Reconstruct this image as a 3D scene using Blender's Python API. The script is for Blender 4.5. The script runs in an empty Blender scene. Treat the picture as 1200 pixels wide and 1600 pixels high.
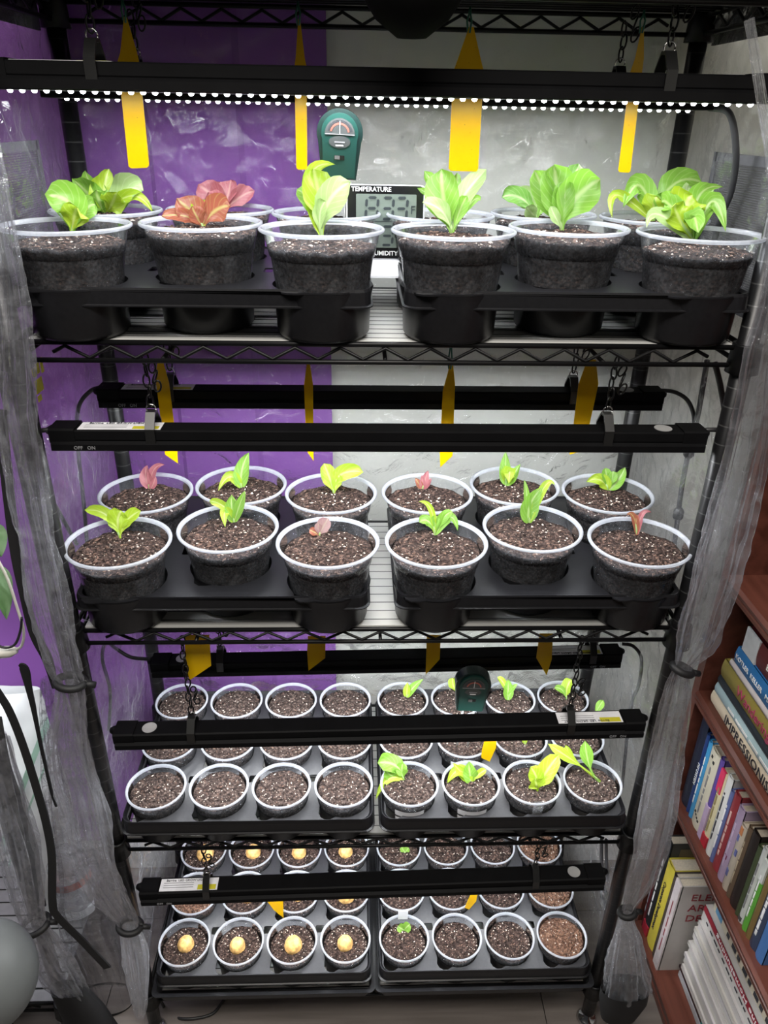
import bpy, bmesh, math, random
import numpy as np
from mathutils import Vector, Matrix, noise

random.seed(7)
scene = bpy.context.scene
COL = scene.collection

# ------------------------------------------------------------------ camera
EYE = 1.667                                   # camera height above the floor
TH, YAW, ROLL = (math.radians(a) for a in (27.44, 2.32, 1.08))
FPX = 1190.9                                  # focal length in pixels of the 1200x1600 frame
CAM = Vector((-0.0351, -0.9103, EYE))
_r = Vector((math.cos(YAW), -math.sin(YAW), 0)); _f0 = Vector((math.sin(YAW), math.cos(YAW), 0)); _u0 = Vector((0, 0, 1))
FWD = _f0 * math.cos(TH) - _u0 * math.sin(TH)
_up = _f0 * math.sin(TH) + _u0 * math.cos(TH)
RGT = _r * math.cos(ROLL) + _up * math.sin(ROLL)
UPV = -_r * math.sin(ROLL) + _up * math.cos(ROLL)
cd = bpy.data.cameras.new('camera'); cam = bpy.data.objects.new('camera', cd); COL.objects.link(cam)
cd.sensor_fit = 'HORIZONTAL'; cd.sensor_width = 36; cd.lens = FPX / 1200 * 36
cd.clip_start = 0.01; cd.clip_end = 50
M = Matrix.Identity(4)
for i in range(3):
    M[i][0] = RGT[i]; M[i][1] = UPV[i]; M[i][2] = -FWD[i]; M[i][3] = CAM[i]
cam.matrix_world = M
scene.camera = cam

# ------------------------------------------------------------------ world, room light, exposure
w = bpy.data.worlds.new('world'); scene.world = w; w.use_nodes = True
w.node_tree.nodes['Background'].inputs[0].default_value = (0.95, 0.95, 1.0, 1)
w.node_tree.nodes['Background'].inputs[1].default_value = 0.025
ld = bpy.data.lights.new('room_ceiling_light', 'AREA'); ld.shape = 'RECTANGLE'; ld.size = 1.2; ld.size_y = 0.6
ld.energy = 46; ld.color = (1.0, 0.95, 0.88)
lo = bpy.data.objects.new('room_ceiling_light', ld); COL.objects.link(lo); lo.location = (-0.15, -0.95, 2.55)
lo.rotation_euler = (0, 0, 0)
vs = scene.view_settings
scene.display_settings.display_device = 'sRGB'
vs.view_transform = 'Standard'; vs.look = 'None'; vs.gamma = 1; vs.use_curve_mapping = False
vs.exposure = 0.0
cy = scene.cycles; cy.max_bounces = 8; cy.diffuse_bounces = 3; cy.glossy_bounces = 2; cy.transmission_bounces = 2; cy.transparent_max_bounces = 14
LED_W = 2.9                                    # watts of each LED bar

# ------------------------------------------------------------------ pixel -> place helpers (only to work out where things stand)
def ray(x, y): return RGT * ((x - 600) / FPX) + UPV * ((800 - y) / FPX) + FWD
def onY(x, y, Y):
    d = ray(x, y); return CAM + d * ((Y - CAM.y) / d.y)
def onZ(x, y, Z):
    d = ray(x, y); return CAM + d * ((Z - CAM.z) / d.z)
def onX(x, y, X):
    d = ray(x, y); return CAM + d * ((X - CAM.x) / d.x)
def depth(p): return (p - CAM).dot(FWD)
def atD(x, y, D): return CAM + ray(x, y) * D

# ------------------------------------------------------------------ materials
MATS = {}
def mat(name):
    m = bpy.data.materials.new(name); m.use_nodes = True
    nt = m.node_tree; nt.nodes.clear()
    out = nt.nodes.new('ShaderNodeOutputMaterial'); MATS[name] = m
    return m, nt, out
def nd(nt, t, **kw):
    n = nt.nodes.new(t)
    for k, v in kw.items():
        if k in n.inputs: n.inputs[k].default_value = v
        else: setattr(n, k, v)
    return n
def L(nt, a, b): nt.links.new(a, b)
def c4(c): return (c[0], c[1], c[2], 1)
def noise_bump(nt, scale, strength, dist=0.001, detail=4, coord='Object'):
    tc = nd(nt, 'ShaderNodeTexCoord'); nz = nd(nt, 'ShaderNodeTexNoise', Scale=scale, Detail=detail)
    L(nt, tc.outputs[coord], nz.inputs['Vector'])
    b = nd(nt, 'ShaderNodeBump', Strength=strength, Distance=dist); L(nt, nz.outputs[0], b.inputs['Height'])
    return nz, b
def simple(name, col, rough=0.5, metal=0.0, var=0.12, scale=40, bump=0.0, spec=0.5):
    if name in MATS: return MATS[name]
    m, nt, out = mat(name)
    p = nd(nt, 'ShaderNodeBsdfPrincipled', Roughness=rough, Metallic=metal)
    p.inputs['Specular IOR Level'].default_value = spec
    tc = nd(nt, 'ShaderNodeTexCoord'); nz = nd(nt, 'ShaderNodeTexNoise', Scale=scale, Detail=3.0)
    L(nt, tc.outputs['Object'], nz.inputs['Vector'])
    rp = nd(nt, 'ShaderNodeValToRGB')
    rp.color_ramp.elements[0].position = 0.3; rp.color_ramp.elements[1].position = 0.7
    rp.color_ramp.elements[0].color = c4([x * (1 - var) for x in col]); rp.color_ramp.elements[1].color = c4([min(1, x * (1 + var)) for x in col])
    L(nt, nz.outputs[0], rp.inputs[0]); L(nt, rp.outputs[0], p.inputs['Base Color'])
    if bump:
        b = nd(nt, 'ShaderNodeBump', Strength=bump, Distance=0.001); L(nt, nz.outputs[0], b.inputs['Height']); L(nt, b.outputs[0], p.inputs['Normal'])
    L(nt, p.outputs[0], out.inputs[0]); return m
def emit(name, col, strength):
    m, nt, out = mat(name); e = nd(nt, 'ShaderNodeEmission', Color=c4(col), Strength=strength); L(nt, e.outputs[0], out.inputs[0]); return m

black_wire = simple('black_wire', (0.005, 0.005, 0.0055), 0.4, 0.0, spec=0.22)
lamp_black = simple('lamp_black', (0.0045, 0.0045, 0.005), 0.55, spec=0.08)
tray_black = simple('tray_black', (0.010, 0.010, 0.0115), 0.33, spec=0.3, bump=0.05, scale=200)
tray_deck_sheen = simple('tray_deck_sheen', (0.035, 0.035, 0.038), 0.34, bump=0.05, scale=200)  # same black plastic, the deck's reflected sheen put into a lighter base colour
chain_black = simple('chain_black', (0.02, 0.02, 0.02), 0.3, 0.8)
cable_black = simple('cable_black', (0.02, 0.02, 0.021), 0.45)
cable_grey = simple('cable_grey', (0.05, 0.05, 0.055), 0.45)
webbing = simple('webbing', (0.008, 0.008, 0.009), 0.8)
chrome = simple('chrome', (0.7, 0.7, 0.7), 0.15, 1.0)
label_paper = simple('label_paper', (0.75, 0.75, 0.78), 0.5)
label_yellow = simple('label_yellow', (0.55, 0.5, 0.03), 0.5)
ink = simple('ink', (0.02, 0.02, 0.03), 0.6)
ink_grey = simple('ink_grey', (0.22, 0.22, 0.23), 0.6)
ink_white = simple('ink_white', (0.85, 0.85, 0.85), 0.6)
liner_grey = simple('liner_grey', (0.55, 0.55, 0.53), 0.45, scale=6, var=0.06)
white_plastic = simple('white_plastic', (0.75, 0.76, 0.8), 0.35)
wall_white = simple('wall_white', (0.60, 0.61, 0.56), 0.85, scale=3, var=0.03, bump=0.03)
skirting_white = simple('skirting_white', (0.72, 0.72, 0.7), 0.5)
meter_green = simple('meter_green', (0.008, 0.042, 0.034), 0.3, scale=10)
meter_dark = simple('meter_dark', (0.006, 0.02, 0.018), 0.3)
meter_face = simple('meter_face', (0.06, 0.065, 0.065), 0.15)
meter_red = simple('meter_red', (0.35, 0.08, 0.06), 0.4)
lcd_grey = simple('lcd_grey', (0.19, 0.23, 0.20), 0.25, scale=3, var=0.04)
lcd_dark = simple('lcd_dark', (0.035, 0.045, 0.05), 0.4)
bezel_black = simple('bezel_black', (0.01, 0.01, 0.011), 0.25)
dome_black = simple('dome_black', (0.003, 0.003, 0.003), 0.7, spec=0.05)
tie_black = simple('tie_black', (0.008, 0.008, 0.009), 0.6)
bin_grey = simple('bin_grey', (0.13, 0.14, 0.14), 0.5, scale=4)
orange_print = simple('orange_print', (0.75, 0.12, 0.05), 0.5)
bag_white = simple('bag_white', (0.72, 0.74, 0.76), 0.55, scale=14, var=0.1, bump=0.4)
bag_green = simple('bag_green', (0.35, 0.55, 0.45), 0.55)
cord_white = simple('cord_white', (0.7, 0.68, 0.6), 0.45)
disc_silver = simple('disc_silver', (0.45, 0.45, 0.45), 0.4, 0.3)

def post_material():
    m, nt, out = mat('post_black')
    p = nd(nt, 'ShaderNodeBsdfPrincipled', Roughness=0.35, Metallic=0.2)
    tc = nd(nt, 'ShaderNodeTexCoord'); sx = nd(nt, 'ShaderNodeSeparateXYZ'); L(nt, tc.outputs['Object'], sx.inputs[0])
    md = nd(nt, 'ShaderNodeMath', operation='MODULO'); md.inputs[1].default_value = 0.0254; L(nt, sx.outputs[2], md.inputs[0])
    lt = nd(nt, 'ShaderNodeMath', operation='LESS_THAN'); lt.inputs[1].default_value = 0.0016; L(nt, md.outputs[0], lt.inputs[0])
    mx = nd(nt, 'ShaderNodeMix', data_type='RGBA'); mx.inputs['A'].default_value = (0.010, 0.010, 0.011, 1); mx.inputs['B'].default_value = (0.06, 0.06, 0.06, 1)
    L(nt, lt.outputs[0], mx.inputs['Factor']); L(nt, mx.outputs['Result'], p.inputs['Base Color'])
    L(nt, p.outputs[0], out.inputs[0]); return m
post_black = post_material()

def purple_material():
    m, nt, out = mat('purple_sheet')
    p = nd(nt, 'ShaderNodeBsdfPrincipled', Roughness=0.75)
    tc = nd(nt, 'ShaderNodeTexCoord'); nz = nd(nt, 'ShaderNodeTexNoise', Scale=5.0, Detail=5.0); L(nt, tc.outputs['Object'], nz.inputs['Vector'])
    rp = nd(nt, 'ShaderNodeValToRGB'); rp.color_ramp.elements[0].color = (0.19, 0.065, 0.30, 1); rp.color_ramp.elements[1].color = (0.25, 0.09, 0.38, 1)
    L(nt, nz.outputs[0], rp.inputs[0]); L(nt, rp.outputs[0], p.inputs['Base Color']); L(nt, p.outputs[0], out.inputs[0]); return m
purple_sheet = purple_material()

def film_material(name, haze, bump, scale, tint=(0.97, 0.97, 0.98), rough=0.08, gloss=0.12, hazecol=(0.8, 0.82, 0.86), fres=0.4):
    m, nt, out = mat(name)
    tc = nd(nt, 'ShaderNodeTexCoord')
    n1 = nd(nt, 'ShaderNodeTexNoise', Scale=scale, Detail=5.0, Distortion=1.2); L(nt, tc.outputs['Object'], n1.inputs['Vector'])
    n1.inputs['Roughness'].default_value = 0.55
    n3 = nd(nt, 'ShaderNodeTexNoise', noise_type='RIDGED_MULTIFRACTAL', normalize=True, Scale=scale * 0.8, Detail=4.0, Distortion=0.8); L(nt, tc.outputs['Object'], n3.inputs['Vector'])
    ad = nd(nt, 'ShaderNodeMath', operation='MULTIPLY_ADD'); ad.inputs[1].default_value = 1.3; L(nt, n3.outputs[0], ad.inputs[0]); L(nt, n1.outputs[0], ad.inputs[2])
    b = nd(nt, 'ShaderNodeBump', Strength=bump, Distance=0.01); L(nt, ad.outputs[0], b.inputs['Height'])
    tr = nd(nt, 'ShaderNodeBsdfTransparent', Color=c4(tint))
    df = nd(nt, 'ShaderNodeBsdfDiffuse', Color=c4(hazecol)); tl = nd(nt, 'ShaderNodeBsdfTranslucent', Color=c4(hazecol))
    L(nt, b.outputs[0], df.inputs['Normal'])
    mh = nd(nt, 'ShaderNodeMixShader'); mh.inputs[0].default_value = 0.5; L(nt, df.outputs[0], mh.inputs[1]); L(nt, tl.outputs[0], mh.inputs[2])
    mr = nd(nt, 'ShaderNodeMapRange'); mr.inputs['From Min'].default_value = 0.35; mr.inputs['From Max'].default_value = 0.75
    mr.inputs['To Min'].default_value = haze * 0.4; mr.inputs['To Max'].default_value = min(1, haze * 1.9); L(nt, n1.outputs[0], mr.inputs[0])
    fc = nd(nt, 'ShaderNodeLayerWeight', Blend=0.5); pw = nd(nt, 'ShaderNodeMath', operation='POWER'); pw.inputs[1].default_value = 3.0; L(nt, fc.outputs['Facing'], pw.inputs[0])
    hz = nd(nt, 'ShaderNodeMath', operation='MULTIPLY_ADD', use_clamp=True); hz.inputs[1].default_value = min(0.6, haze * 3.5); L(nt, pw.outputs[0], hz.inputs[0]); L(nt, mr.outputs[0], hz.inputs[2])
    m1 = nd(nt, 'ShaderNodeMixShader'); L(nt, hz.outputs[0], m1.inputs[0]); L(nt, tr.outputs[0], m1.inputs[1]); L(nt, mh.outputs[0], m1.inputs[2])
    gl = nd(nt, 'ShaderNodeBsdfGlossy', Roughness=rough); L(nt, b.outputs[0], gl.inputs['Normal'])
    lw = nd(nt, 'ShaderNodeLayerWeight', Blend=0.25); L(nt, b.outputs[0], lw.inputs['Normal'])
    mm = nd(nt, 'ShaderNodeMath', operation='MULTIPLY_ADD'); mm.inputs[1].default_value = fres; mm.inputs[2].default_value = gloss; L(nt, lw.outputs['Fresnel'], mm.inputs[0])
    m2 = nd(nt, 'ShaderNodeMixShader'); L(nt, mm.outputs[0], m2.inputs[0]); L(nt, m1.outputs[0], m2.inputs[1]); L(nt, gl.outputs[0], m2.inputs[2])
    L(nt, m2.outputs[0], out.inputs[0]); return m
film_clear = film_material('film_clear', 0.03, 0.9, 20, gloss=0.05, rough=0.045, fres=0.5)
film_bundle = film_material('film_bundle', 0.105, 0.6, 30, rough=0.07, gloss=0.08, tint=(0.96, 0.96, 0.98), fres=0.5)
film_bag = film_material('film_bag', 0.18, 1.0, 18, rough=0.15)

def pot_material(name, haze, rough, k0=0.6, k1=1.9):
    m, nt, out = mat(name)
    tc = nd(nt, 'ShaderNodeTexCoord'); n1 = nd(nt, 'ShaderNodeTexNoise', Scale=55.0, Detail=6.0); L(nt, tc.outputs['Object'], n1.inputs['Vector'])
    n2 = nd(nt, 'ShaderNodeTexNoise', Scale=260.0, Detail=2.0); L(nt, tc.outputs['Object'], n2.inputs['Vector'])
    mu = nd(nt, 'ShaderNodeMath', operation='MULTIPLY'); L(nt, n1.outputs[0], mu.inputs[0]); L(nt, n2.outputs[0], mu.inputs[1])
    mr = nd(nt, 'ShaderNodeMapRange'); mr.inputs['From Min'].default_value = 0.12; mr.inputs['From Max'].default_value = 0.42
    mr.inputs['To Min'].default_value = haze * k0; mr.inputs['To Max'].default_value = min(1, haze * k1); L(nt, mu.outputs[0], mr.inputs[0])
    tr = nd(nt, 'ShaderNodeBsdfTransparent', Color=(0.93, 0.94, 0.96, 1))
    df = nd(nt, 'ShaderNodeBsdfDiffuse', Color=(0.8, 0.83, 0.9, 1)); tl = nd(nt, 'ShaderNodeBsdfTranslucent', Color=(0.8, 0.83, 0.9, 1))
    mh = nd(nt, 'ShaderNodeMixShader'); mh.inputs[0].default_value = 0.5; L(nt, df.outputs[0], mh.inputs[1]); L(nt, tl.outputs[0], mh.inputs[2])
    m1 = nd(nt, 'ShaderNodeMixShader'); L(nt, mr.outputs[0], m1.inputs[0]); L(nt, tr.outputs[0], m1.inputs[1]); L(nt, mh.outputs[0], m1.inputs[2])
    gl = nd(nt, 'ShaderNodeBsdfGlossy', Roughness=rough)
    lw = nd(nt, 'ShaderNodeLayerWeight', Blend=0.15)
    m2 = nd(nt, 'ShaderNodeMixShader'); L(nt, lw.outputs['Fresnel'], m2.inputs[0]); L(nt, m1.outputs[0], m2.inputs[1]); L(nt, gl.outputs[0], m2.inputs[2])
    L(nt, m2.outputs[0], out.inputs[0]); return m
pot_wall = pot_material('pot_wall', 0.06, 0.18, 0.5, 2.2)
pot_rim = pot_material('pot_rim', 0.5, 0.12, 0.9, 1.1)

def soil_material(name, c0, c1, c2):
    m, nt, out = mat(name)
    p = nd(nt, 'ShaderNodeBsdfPrincipled', Roughness=0.95); p.inputs['Specular IOR Level'].default_value = 0.15
    tc = nd(nt, 'ShaderNodeTexCoord'); n1 = nd(nt, 'ShaderNodeTexNoise', Scale=190.0, Detail=6.0, Roughness=0.72); L(nt, tc.outputs['Object'], n1.inputs['Vector'])
    n2 = nd(nt, 'ShaderNodeTexVoronoi', Scale=230.0); L(nt, tc.outputs['Object'], n2.inputs['Vector'])
    rp = nd(nt, 'ShaderNodeValToRGB'); e = rp.color_ramp.elements
    e[0].position = 0.38; e[0].color = c4(c0); e[1].position = 0.53; e[1].color = c4(c1); x = e.new(0.68); x.color = c4(c2)
    L(nt, n1.outputs[0], rp.inputs[0]); L(nt, rp.outputs[0], p.inputs['Base Color'])
    b = nd(nt, 'ShaderNodeBump', Strength=1.0, Distance=0.005); L(nt, n2.outputs['Distance'], b.inputs['Height']); L(nt, b.outputs[0], p.inputs['Normal'])
    L(nt, p.outputs[0], out.inputs[0]); return m
soil_dark = soil_material('soil_dark', (0.008, 0.005, 0.005), (0.030, 0.019, 0.016), (0.10, 0.065, 0.05))
soil_mid = soil_material('soil_mid', (0.008, 0.005, 0.0045), (0.040, 0.026, 0.022), (0.17, 0.11, 0.09))
soil_pale = soil_material('soil_pale', (0.012, 0.008, 0.007), (0.055, 0.039, 0.034), (0.19, 0.14, 0.12))
soil_coir = soil_material('soil_coir', (0.05, 0.026, 0.018), (0.14, 0.075, 0.05), (0.27, 0.16, 0.11))
perlite = simple('perlite', (0.52, 0.45, 0.39), 0.9, var=0.3, scale=120)
bark = simple('bark', (0.09, 0.052, 0.038), 0.9, var=0.7, scale=150)

def leaf_material(name, base, rib, tip=None):
    m, nt, out = mat(name)
    uv = nd(nt, 'ShaderNodeUVMap'); sx = nd(nt, 'ShaderNodeSeparateXYZ'); L(nt, uv.outputs[0], sx.inputs[0])
    # rib: |v-0.5| small; side veins from a slanted wave
    a = nd(nt, 'ShaderNodeMath', operation='SUBTRACT'); a.inputs[1].default_value = 0.5; L(nt, sx.outputs[1], a.inputs[0])
    ab = nd(nt, 'ShaderNodeMath', operation='ABSOLUTE'); L(nt, a.outputs[0], ab.inputs[0])
    rp = nd(nt, 'ShaderNodeMapRange'); rp.inputs['From Min'].default_value = 0.02; rp.inputs['From Max'].default_value = 0.09; rp.inputs['To Min'].default_value = 1; rp.inputs['To Max'].default_value = 0
    L(nt, ab.outputs[0], rp.inputs[0])
    s = nd(nt, 'ShaderNodeMath', operation='MULTIPLY_ADD'); s.inputs[1].default_value = -0.7; L(nt, ab.outputs[0], s.inputs[0]); L(nt, sx.outputs[0], s.inputs[2])
    fr = nd(nt, 'ShaderNodeMath', operation='MULTIPLY'); fr.inputs[1].default_value = 44; L(nt, s.outputs[0], fr.inputs[0])
    sn = nd(nt, 'ShaderNodeMath', operation='SINE'); L(nt, fr.outputs[0], sn.inputs[0])
    vr = nd(nt, 'ShaderNodeMapRange'); vr.inputs['From Min'].default_value = 0.75; vr.inputs['From Max'].default_value = 1; vr.inputs['To Max'].default_value = 0.35; L(nt, sn.outputs[0], vr.inputs[0])
    mx0 = nd(nt, 'ShaderNodeMath', operation='MAXIMUM'); L(nt, rp.outputs[0], mx0.inputs[0]); L(nt, vr.outputs[0], mx0.inputs[1])
    tc = nd(nt, 'ShaderNodeTexCoord'); nz = nd(nt, 'ShaderNodeTexNoise', Scale=70.0, Detail=3.0); L(nt, tc.outputs['Object'], nz.inputs['Vector'])
    cb = nd(nt, 'ShaderNodeMix', data_type='RGBA'); cb.inputs['A'].default_value = c4(base); cb.inputs['B'].default_value = c4(tip or [x * 1.35 for x in base])
    L(nt, nz.outputs[0], cb.inputs['Factor'])
    cc = nd(nt, 'ShaderNodeMix', data_type='RGBA'); L(nt, mx0.outputs[0], cc.inputs['Factor']); L(nt, cb.outputs['Result'], cc.inputs['A']); cc.inputs['B'].default_value = c4(rib)
    b = nd(nt, 'ShaderNodeBump', Strength=0.35, Distance=0.002); L(nt, nz.outputs[0], b.inputs['Height'])
    p = nd(nt, 'ShaderNodeBsdfPrincipled', Roughness=0.42); L(nt, cc.outputs['Result'], p.inputs['Base Color']); L(nt, b.outputs[0], p.inputs['Normal'])
    tl = nd(nt, 'ShaderNodeBsdfTranslucent'); L(nt, cc.outputs['Result'], tl.inputs[0])
    ms = nd(nt, 'ShaderNodeMixShader'); ms.inputs[0].default_value = 0.42; L(nt, p.outputs[0], ms.inputs[1]); L(nt, tl.outputs[0], ms.inputs[2])
    L(nt, ms.outputs[0], out.inputs[0]); return m
LEAF = {
    'g': leaf_material('leaf_green', (0.17, 0.35, 0.04), (0.42, 0.56, 0.2)),
    'd': leaf_material('leaf_deep', (0.13, 0.29, 0.05), (0.38, 0.52, 0.22)),
    'y': leaf_material('leaf_lime', (0.30, 0.47, 0.025), (0.52, 0.62, 0.18), (0.38, 0.52, 0.03)),
    'p': leaf_material('leaf_pale', (0.32, 0.45, 0.18), (0.56, 0.64, 0.38)),
    'r': leaf_material('leaf_red', (0.33, 0.075, 0.10), (0.5, 0.26, 0.24), (0.46, 0.18, 0.20)),
    'o': leaf_material('leaf_bronze', (0.27, 0.10, 0.045), (0.42, 0.33, 0.12), (0.34, 0.08, 0.06)),
    'v': leaf_material('leaf_violet', (0.28, 0.15, 0.17), (0.4, 0.3, 0.25), (0.36, 0.24, 0.22)),
}
seed_mat = simple('seed_yellow', (0.60, 0.36, 0.12), 0.6, var=0.55, scale=110)
trap_yellow = None
def trap_material():
    m, nt, out = mat('trap_yellow')
    p = nd(nt, 'ShaderNodeBsdfPrincipled', Roughness=0.3)
    tc = nd(nt, 'ShaderNodeTexCoord'); nz = nd(nt, 'ShaderNodeTexNoise', Scale=300.0); L(nt, tc.outputs['Object'], nz.inputs['Vector'])
    rp = nd(nt, 'ShaderNodeValToRGB'); e = rp.color_ramp.elements; e[0].position = 0.24; e[0].color = (0.12, 0.08, 0.01, 1); e[1].position = 0.3; e[1].color = (0.78, 0.50, 0.0, 1)
    L(nt, nz.outputs[0], rp.inputs[0]); L(nt, rp.outputs[0], p.inputs['Base Color'])
    tl = nd(nt, 'ShaderNodeBsdfTranslucent', Color=(0.78, 0.45, 0.005, 1)); ms = nd(nt, 'ShaderNodeMixShader'); ms.inputs[0].default_value = 0.3
    L(nt, p.outputs[0], ms.inputs[1]); L(nt, tl.outputs[0], ms.inputs[2]); L(nt, ms.outputs[0], out.inputs[0]); return m
trap_yellow = trap_material()
def wood_material(name, c0, c1, rough=0.35, axis=1):
    m, nt, out = mat(name)
    p = nd(nt, 'ShaderNodeBsdfPrincipled', Roughness=rough)
    tc = nd(nt, 'ShaderNodeTexCoord'); mp = nd(nt, 'ShaderNodeMapping')
    sc = [28, 28, 28]; sc[axis] = 2.0; mp.inputs['Scale'].default_value = sc
    L(nt, tc.outputs['Object'], mp.inputs[0]); nz = nd(nt, 'ShaderNodeTexNoise', Scale=1.5, Detail=7.0, Distortion=0.6); L(nt, mp.outputs[0], nz.inputs['Vector'])
    rp = nd(nt, 'ShaderNodeValToRGB'); rp.color_ramp.elements[0].position = 0.3; rp.color_ramp.elements[1].position = 0.7
    rp.color_ramp.elements[0].color = c4(c0); rp.color_ramp.elements[1].color = c4(c1); L(nt, nz.outputs[0], rp.inputs[0]); L(nt, rp.outputs[0], p.inputs['Base Color'])
    L(nt, p.outputs[0], out.inputs[0]); return m
mahogany = wood_material('mahogany', (0.075, 0.022, 0.014), (0.15, 0.048, 0.032))
plank_wood = wood_material('plank_wood', (0.10, 0.085, 0.075), (0.19, 0.165, 0.15), 0.5, axis=0)
def mesh_fabric_material():
    m, nt, out = mat('mesh_fabric')
    tc = nd(nt, 'ShaderNodeTexCoord'); sx = nd(nt, 'ShaderNodeSeparateXYZ'); L(nt, tc.outputs['Object'], sx.inputs[0])
    def wav(o):
        k = nd(nt, 'ShaderNodeMath', operation='MULTIPLY'); k.inputs[1].default_value = 2200; L(nt, o, k.inputs[0])
        s = nd(nt, 'ShaderNodeMath', operation='SINE'); L(nt, k.outputs[0], s.inputs[0])
        g = nd(nt, 'ShaderNodeMath', operation='GREATER_THAN'); g.inputs[1].default_value = 0.35; L(nt, s.outputs[0], g.inputs[0]); return g
    a, b = wav(sx.outputs[1]), wav(sx.outputs[2])
    mx = nd(nt, 'ShaderNodeMath', operation='MAXIMUM'); L(nt, a.outputs[0], mx.inputs[0]); L(nt, b.outputs[0], mx.inputs[1])
    tr = nd(nt, 'ShaderNodeBsdfTransparent'); df = nd(nt, 'ShaderNodeBsdfDiffuse', Color=(0.09, 0.09, 0.095, 1))
    ms = nd(nt, 'ShaderNodeMixShader'); L(nt, mx.outputs[0], ms.inputs[0]); L(nt, tr.outputs[0], ms.inputs[1]); L(nt, df.outputs[0], ms.inputs[2]); L(nt, ms.outputs[0], out.inputs[0]); return m
mesh_fabric = mesh_fabric_material()
film_side = film_material('film_side', 0.06, 0.7, 15, gloss=0.04, rough=0.07, fres=0.2)
film_dark = film_material('film_dark', 0.5, 0.5, 20, hazecol=(0.02, 0.02, 0.022), gloss=0.05)
led_white = emit('led_white', (0.95, 0.98, 1.0), 30.0)
led_white.cycles.emission_sampling = 'NONE'
led_strip_mat = emit('led_strip_mat', (0.95, 0.98, 1.0), 4.0)

# ------------------------------------------------------------------ mesh builder
class MB:
    def __init__(s): s.v = []; s.f = []; s.uv = None
    def add(s, vs, fs):
        o = len(s.v); s.v += [tuple(v) for v in vs]; s.f += [tuple(i + o for i in f) for f in fs]; return s
    def box(s, x0, x1, y0, y1, z0, z1):
        vs = [(x, y, z) for x in (x0, x1) for y in (y0, y1) for z in (z0, z1)]
        return s.add(vs, [(0, 1, 3, 2), (4, 6, 7, 5), (0, 4, 5, 1), (2, 3, 7, 6), (0, 2, 6, 4), (1, 5, 7, 3)])
    def tube(s, pts, r, n=8, cap=True):
        pts = [Vector(p) for p in pts]; m = len(pts); rr = r if isinstance(r, (list, tuple)) else [r] * m
        vs = []; ref = None
        for i, p in enumerate(pts):
            t = (pts[min(i + 1, m - 1)] - pts[max(i - 1, 0)]); t = t.normalized() if t.length > 1e-9 else Vector((0, 0, 1))
            if ref is None:
                ref = Vector((0, 0, 1)) if abs(t.z) < 0.9 else Vector((1, 0, 0))
            a = (ref - t * ref.dot(t)); a = a.normalized() if a.length > 1e-6 else t.orthogonal().normalized(); b = t.cross(a); ref = a
            for k in range(n):
                g = 2 * math.pi * k / n; vs.append(p + (a * math.cos(g) + b * math.sin(g)) * rr[i])
        fs = [(i * n + k, i * n + (k + 1) % n, (i + 1) * n + (k + 1) % n, (i + 1) * n + k) for i in range(m - 1) for k in range(n)]
        if cap: fs += [tuple(range(n - 1, -1, -1)), tuple((m - 1) * n + k for k in range(n))]
        return s.add(vs, fs)
    def lathe(s, prof, n=32, c=(0, 0, 0), a0=0.0, a1=None):
        full = a1 is None; m = len(prof); cols = n if full else n + 1; vs = []
        for k in range(cols):
            g = a0 + ((2 * math.pi) if full else (a1 - a0)) * k / n
            for r, z in prof: vs.append((c[0] + r * math.cos(g), c[1] + r * math.sin(g), c[2] + z))
        fs = []
        for k in range(n):
            k2 = (k + 1) % cols if full else k + 1
            for i in range(m - 1): fs.append((k * m + i, k2 * m + i, k2 * m + i + 1, k * m + i + 1))
        return s.add(vs, fs)
    def grid(s, P):
        m, n = len(P), len(P[0]); return s.add([p for row in P for p in row], [(i * n + j, i * n + j + 1, (i + 1) * n + j + 1, (i + 1) * n + j) for i in range(m - 1) for j in range(n - 1)])
    def prism(s, poly, axis, a, b):
        n = len(poly)
        def mk(p, t):
            q = list(p); q.insert(axis, t); return q
        vs = [mk(p, a) for p in poly] + [mk(p, b) for p in poly]
        return s.add(vs, [tuple(range(n - 1, -1, -1)), tuple(range(n, 2 * n))] + [(i, (i + 1) % n, n + (i + 1) % n, n + i) for i in range(n)])
    def mesh(s, name, m, smooth=False):
        me = bpy.data.meshes.new(name); me.from_pydata(s.v, [], s.f); me.materials.append(m)
        bm = bmesh.new(); bm.from_mesh(me); bmesh.ops.recalc_face_normals(bm, faces=bm.faces); bm.to_mesh(me); bm.free()
        if smooth: me.polygons.foreach_set('use_smooth', [True] * len(me.polygons))
        me.update(); return me
    def build(s, name, m, parent=None, smooth=False, loc=None):
        return ob(name, s.mesh(name, m, smooth), parent, loc)
def ob(name, me, parent=None, loc=None, rot=None):
    o = bpy.data.objects.new(name, me); COL.objects.link(o)
    if parent: o.parent = parent
    if loc is not None: o.location = loc
    if rot is not None: o.rotation_euler = rot
    return o
def tag(o, label=None, cat=None, group=None, kind=None):
    if label: o['label'] = label
    if cat: o['category'] = cat
    if group: o['group'] = group
    if kind: o['kind'] = kind
    return o
def thing(name, label, cat, loc=(0, 0, 0), rot=None, group=None):
    o = ob(name, None, None, loc, rot); o.empty_display_size = 0.02; return tag(o, label, cat, group)
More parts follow.
